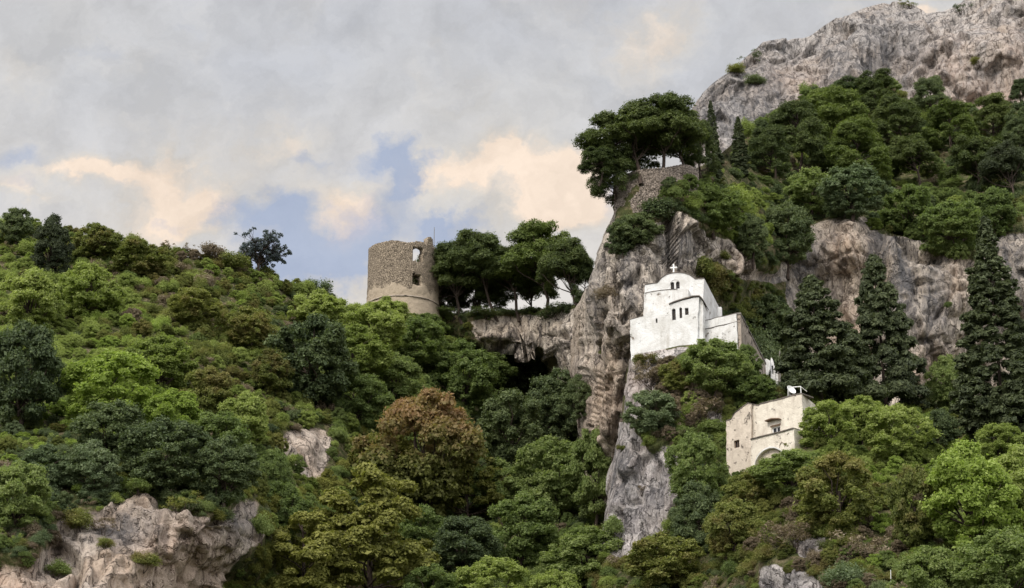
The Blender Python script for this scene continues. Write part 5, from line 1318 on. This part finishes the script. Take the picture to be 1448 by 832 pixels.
for k in range(1, 5):
    for i in range(20): bm.faces.new([rings[k][i], rings[k + 1][i], rings[k + 1][(i + 1) % 20], rings[k][(i + 1) % 20]])
dm = bpy.data.meshes.new('dish'); bm.to_mesh(dm); bm.free(); dm.materials.append(M['whitepaint'])
dz = RF.px(1116.5, 555.5, 0)
sdh = empty('satellite_dish', RF.O + RF.r * dz[0] + np.array([0, -.3, dz[1] - .75])); tag(sdh, 'tilted white satellite dish on the old house roof beside the pipe frame', 'satellite dish')
do = link('dish', dm, sdh); do.location = (0, 0, .8); do.rotation_euler = (AZ(62), AZ(18), AZ(24)); so_ = do.modifiers.new('thick', 'SOLIDIFY'); so_.thickness = .03
mm = tubes('mast', [([(0, .1, -.6), (0, .1, .75)], [.04, .04]), ([(0, .05, .6), (.1, -.5, .75)], [.02, .015])], 6); mm.materials.append(M['metal']); link('mast', mm, sdh)

# ---- the round ruined tower
Yc, Rt = 305.0, 49.6 * mpp(305.0, 370); uc = 569.8
cen = at(uc, 420, Yc); cen0 = np.array([cen[0], Yc, 0])
def on_tower(u, v, R=Rt):
    """angle (0 = towards the viewer) and height of the tower face at a pixel"""
    D = at(u, v, 1.0) - np.array([0, 0, CAMZ]); dx, dy = D[0], D[1]
    A_ = dx * dx + dy * dy; B_ = -2 * (dx * cen0[0] + dy * cen0[1]); C_ = cen0[0] ** 2 + cen0[1] ** 2 - R * R
    ds = max(0, B_ * B_ - 4 * A_ * C_); t = (-B_ - math.sqrt(ds)) / (2 * A_)
    p = D * t; return math.atan2(p[0] - cen0[0], -(p[1] - cen0[1])), p[2] + CAMZ
top_ = [on_tower(u, v) for u, v in ((521, 353), (524, 350), (530, 346), (534, 344.5), (540, 342.6), (545, 341.8), (555.5, 340.2), (565, 341.4), (576, 343.2), (584, 342.6), (591, 341.2), (597, 342.4), (601, 344.8), (604, 346), (605, 335.5), (608, 334.8), (612, 338.5), (612.8, 350), (616, 350.5), (618, 355), (619, 362))]
zbase = on_tower(551, 445)[1] - 7; zring = on_tower(551, 419.5)[1]
ta = np.array([t[0] for t in top_]); tz = np.array([t[1] for t in top_]); o_ = np.argsort(ta); ta, tz = ta[o_], tz[o_]
NA, NZ = 220, 72
ang = np.linspace(-math.pi, math.pi, NA, endpoint=False)
def topz(a):
    f = np.interp(a, ta, tz); wob = fbm(np.stack([a * 5, a * 0, a * 0], -1), 4) * 1.1
    w = np.clip((np.abs(a) - 1.45) / .25, 0, 1)
    return f * (1 - w) + (tz.mean() - 1.4 + wob * 1.6) * w + fbm(np.stack([a * 16, a * 0 + 3, a * 0], -1), 2) * .22
TZ = topz(ang); aw0, zw0 = on_tower(583, 369); aw1, zw1 = on_tower(598.5, 352.5); al0, zl0 = on_tower(583.5, 403); al1, zl1 = on_tower(595, 388.5)
zz = np.linspace(0, 1, NZ)[:, None]; Zg = zbase + (TZ[None, :] - zbase) * zz; Ag = np.broadcast_to(ang[None, :], Zg.shape)
Rg = Rt * (1 + .0 * Zg); hgt = zring - Zg; Rg = Rg + np.clip(hgt, 0, 20) * .11 + np.clip((zring + 5 - Zg), 0, 5) * .018
Pn = np.stack([np.sin(Ag) * Rt, Zg, np.cos(Ag) * Rt], -1)
Rg = Rg + fbm(Pn * .5, 3) * .12 + voro(Pn * np.array([1.3, 2.2, 1.3]))[2] * .10
TP = np.stack([np.sin(Ag) * Rg, -np.cos(Ag) * Rg, Zg - zbase], -1)
idx = np.arange(NA * NZ).reshape(NZ, NA); nxt = np.roll(idx, -1, 1)
Fq = np.stack([idx[:-1], nxt[:-1], nxt[1:], idx[1:]], -1)
Am = (Ag[:-1] + math.pi / NA); Zm = (Zg[:-1] + Zg[1:]) / 2
hole = ((Am > aw0) & (Am < aw1) & (Zm > zw0) & (Zm < zw1)) | ((Am > al0) & (Am < al1) & (Zm > zl0) & (Zm < zl1))
tm = np_mesh('masonry_wall', TP.reshape(-1, 3), Fq[~hole], True)
uvl = tm.uv_layers.new(name='UVMap'); li = np.empty(len(tm.loops), np.int32); tm.loops.foreach_get('vertex_index', li)
UVt = np.stack([(Ag * Rt).ravel(), (Zg - (zring - 1)).ravel()], -1)[li]; uvl.data.foreach_set('uv', UVt.astype(np.float32).ravel())
tm.materials.append(M['tower'])
tw = tag(empty('round_tower', (cen0[0], Yc, zbase)), 'ruined round stone watchtower with jagged top on the ridge', 'tower')
to = link('masonry_wall', tm, tw); sm_ = to.modifiers.new('thickness', 'SOLIDIFY'); sm_.thickness = 1.15; sm_.offset = -1; sm_.use_even_offset = False
ringp = []
rr_ = .12
for a_ in np.linspace(0, 2 * math.pi, 97): ringp.append((math.sin(a_) * (Rt + .22), -math.cos(a_) * (Rt + .22), zring - zbase))
rm = tubes('string_course', [(ringp, [rr_] * 97)], 8); rm.materials.append(M['parapet']); link('string_course', rm, tw)
am, zm_ = on_tower(613.3, 349); 
mst = tubes('antenna_mast', [([(0, 0, 0), (.02, 0, (at(613.8, 327, Yc)[2] - zm_)) ], [.075, .05])], 5); mst.materials.append(M['greywood'])
mo = link('antenna_mast', mst); mo.location = at(613.6, 349, Yc - 2); mo.location.z -= 1.5; mst.transform(Matrix.Scale(1.25, 4, (0, 0, 1)))
tag(mo, 'thin bare mast rising behind the broken spike of the round tower', 'mast')

# ---- rubble retaining wall under the clifftop pines
wt_ = interp([(866, 262), (880, 250), (893, 243), (905, 241), (930, 238.5), (964, 234), (975, 234.5), (986, 239)])
wu = np.linspace(868, 988, 130); wv = np.linspace(0, 1, 60)[:, None]
Uw = np.broadcast_to(wu[None, :], (60, 130)); Vw = wt_(Uw) + wv * (302 - wt_(Uw))
Yw = cliff.Y(Uw, Vw) * 0 + 226.2 + ((Uw - 930) / 60) ** 2 * 3.0 + (wv - 1) * -1.6 - 1.2
Pw = at(Uw, Vw, Yw); f1, f2, cr_ = voro(Pw * np.array([1.9, 1.2, 2.8])); 
Pw = Pw + np.array([0, -1, 0]) * ((np.clip((f2 - f1) * 1.2, 0, .22)) + cr_ * .14 + fbm(Pw * .4, 3) * .25)[..., None]
br = [Pw[0] + np.array([0, d, 0]) for d in (8, 4, 1.5)]
Gw = np.concatenate([np.array(br), Pw], 0); r_, c_ = Gw.shape[:2]; ix = np.arange(r_ * c_).reshape(r_, c_)
wb = Gw.reshape(-1, 3).mean(0); wm_ = np_mesh('retaining_wall', Gw.reshape(-1, 3) - wb, np.stack([ix[:-1, :-1], ix[1:, :-1], ix[1:, 1:], ix[:-1, 1:]], -1).reshape(-1, 4), True)
uvl = wm_.uv_layers.new(name='UVMap'); li = np.empty(len(wm_.loops), np.int32); wm_.loops.foreach_get('vertex_index', li)
uvl.data.foreach_set('uv', Gw.reshape(-1, 3)[li][:, [0, 2]].astype(np.float32).ravel()); wm_.materials.append(M['rubble'])
wo = link('retaining_wall', wm_); wo.location = wb; tag(wo, 'curved brown rubble stone retaining wall beneath the clifftop pine grove', 'wall', kind='thing')

# ---- thin white stake at the bottom edge
p0 = at(1260, 850, 150); p1 = at(1259.5, 806, 150)
pm = tubes('white_pole', [([(0, 0, 0), tuple((p1 - p0))], [.028, .022])], 6); pm.materials.append(M['whitepaint']); pp = link('white_pole', pm); pp.location = p0
tag(pp, 'thin white stake at the bottom edge of the front slope', 'pole')
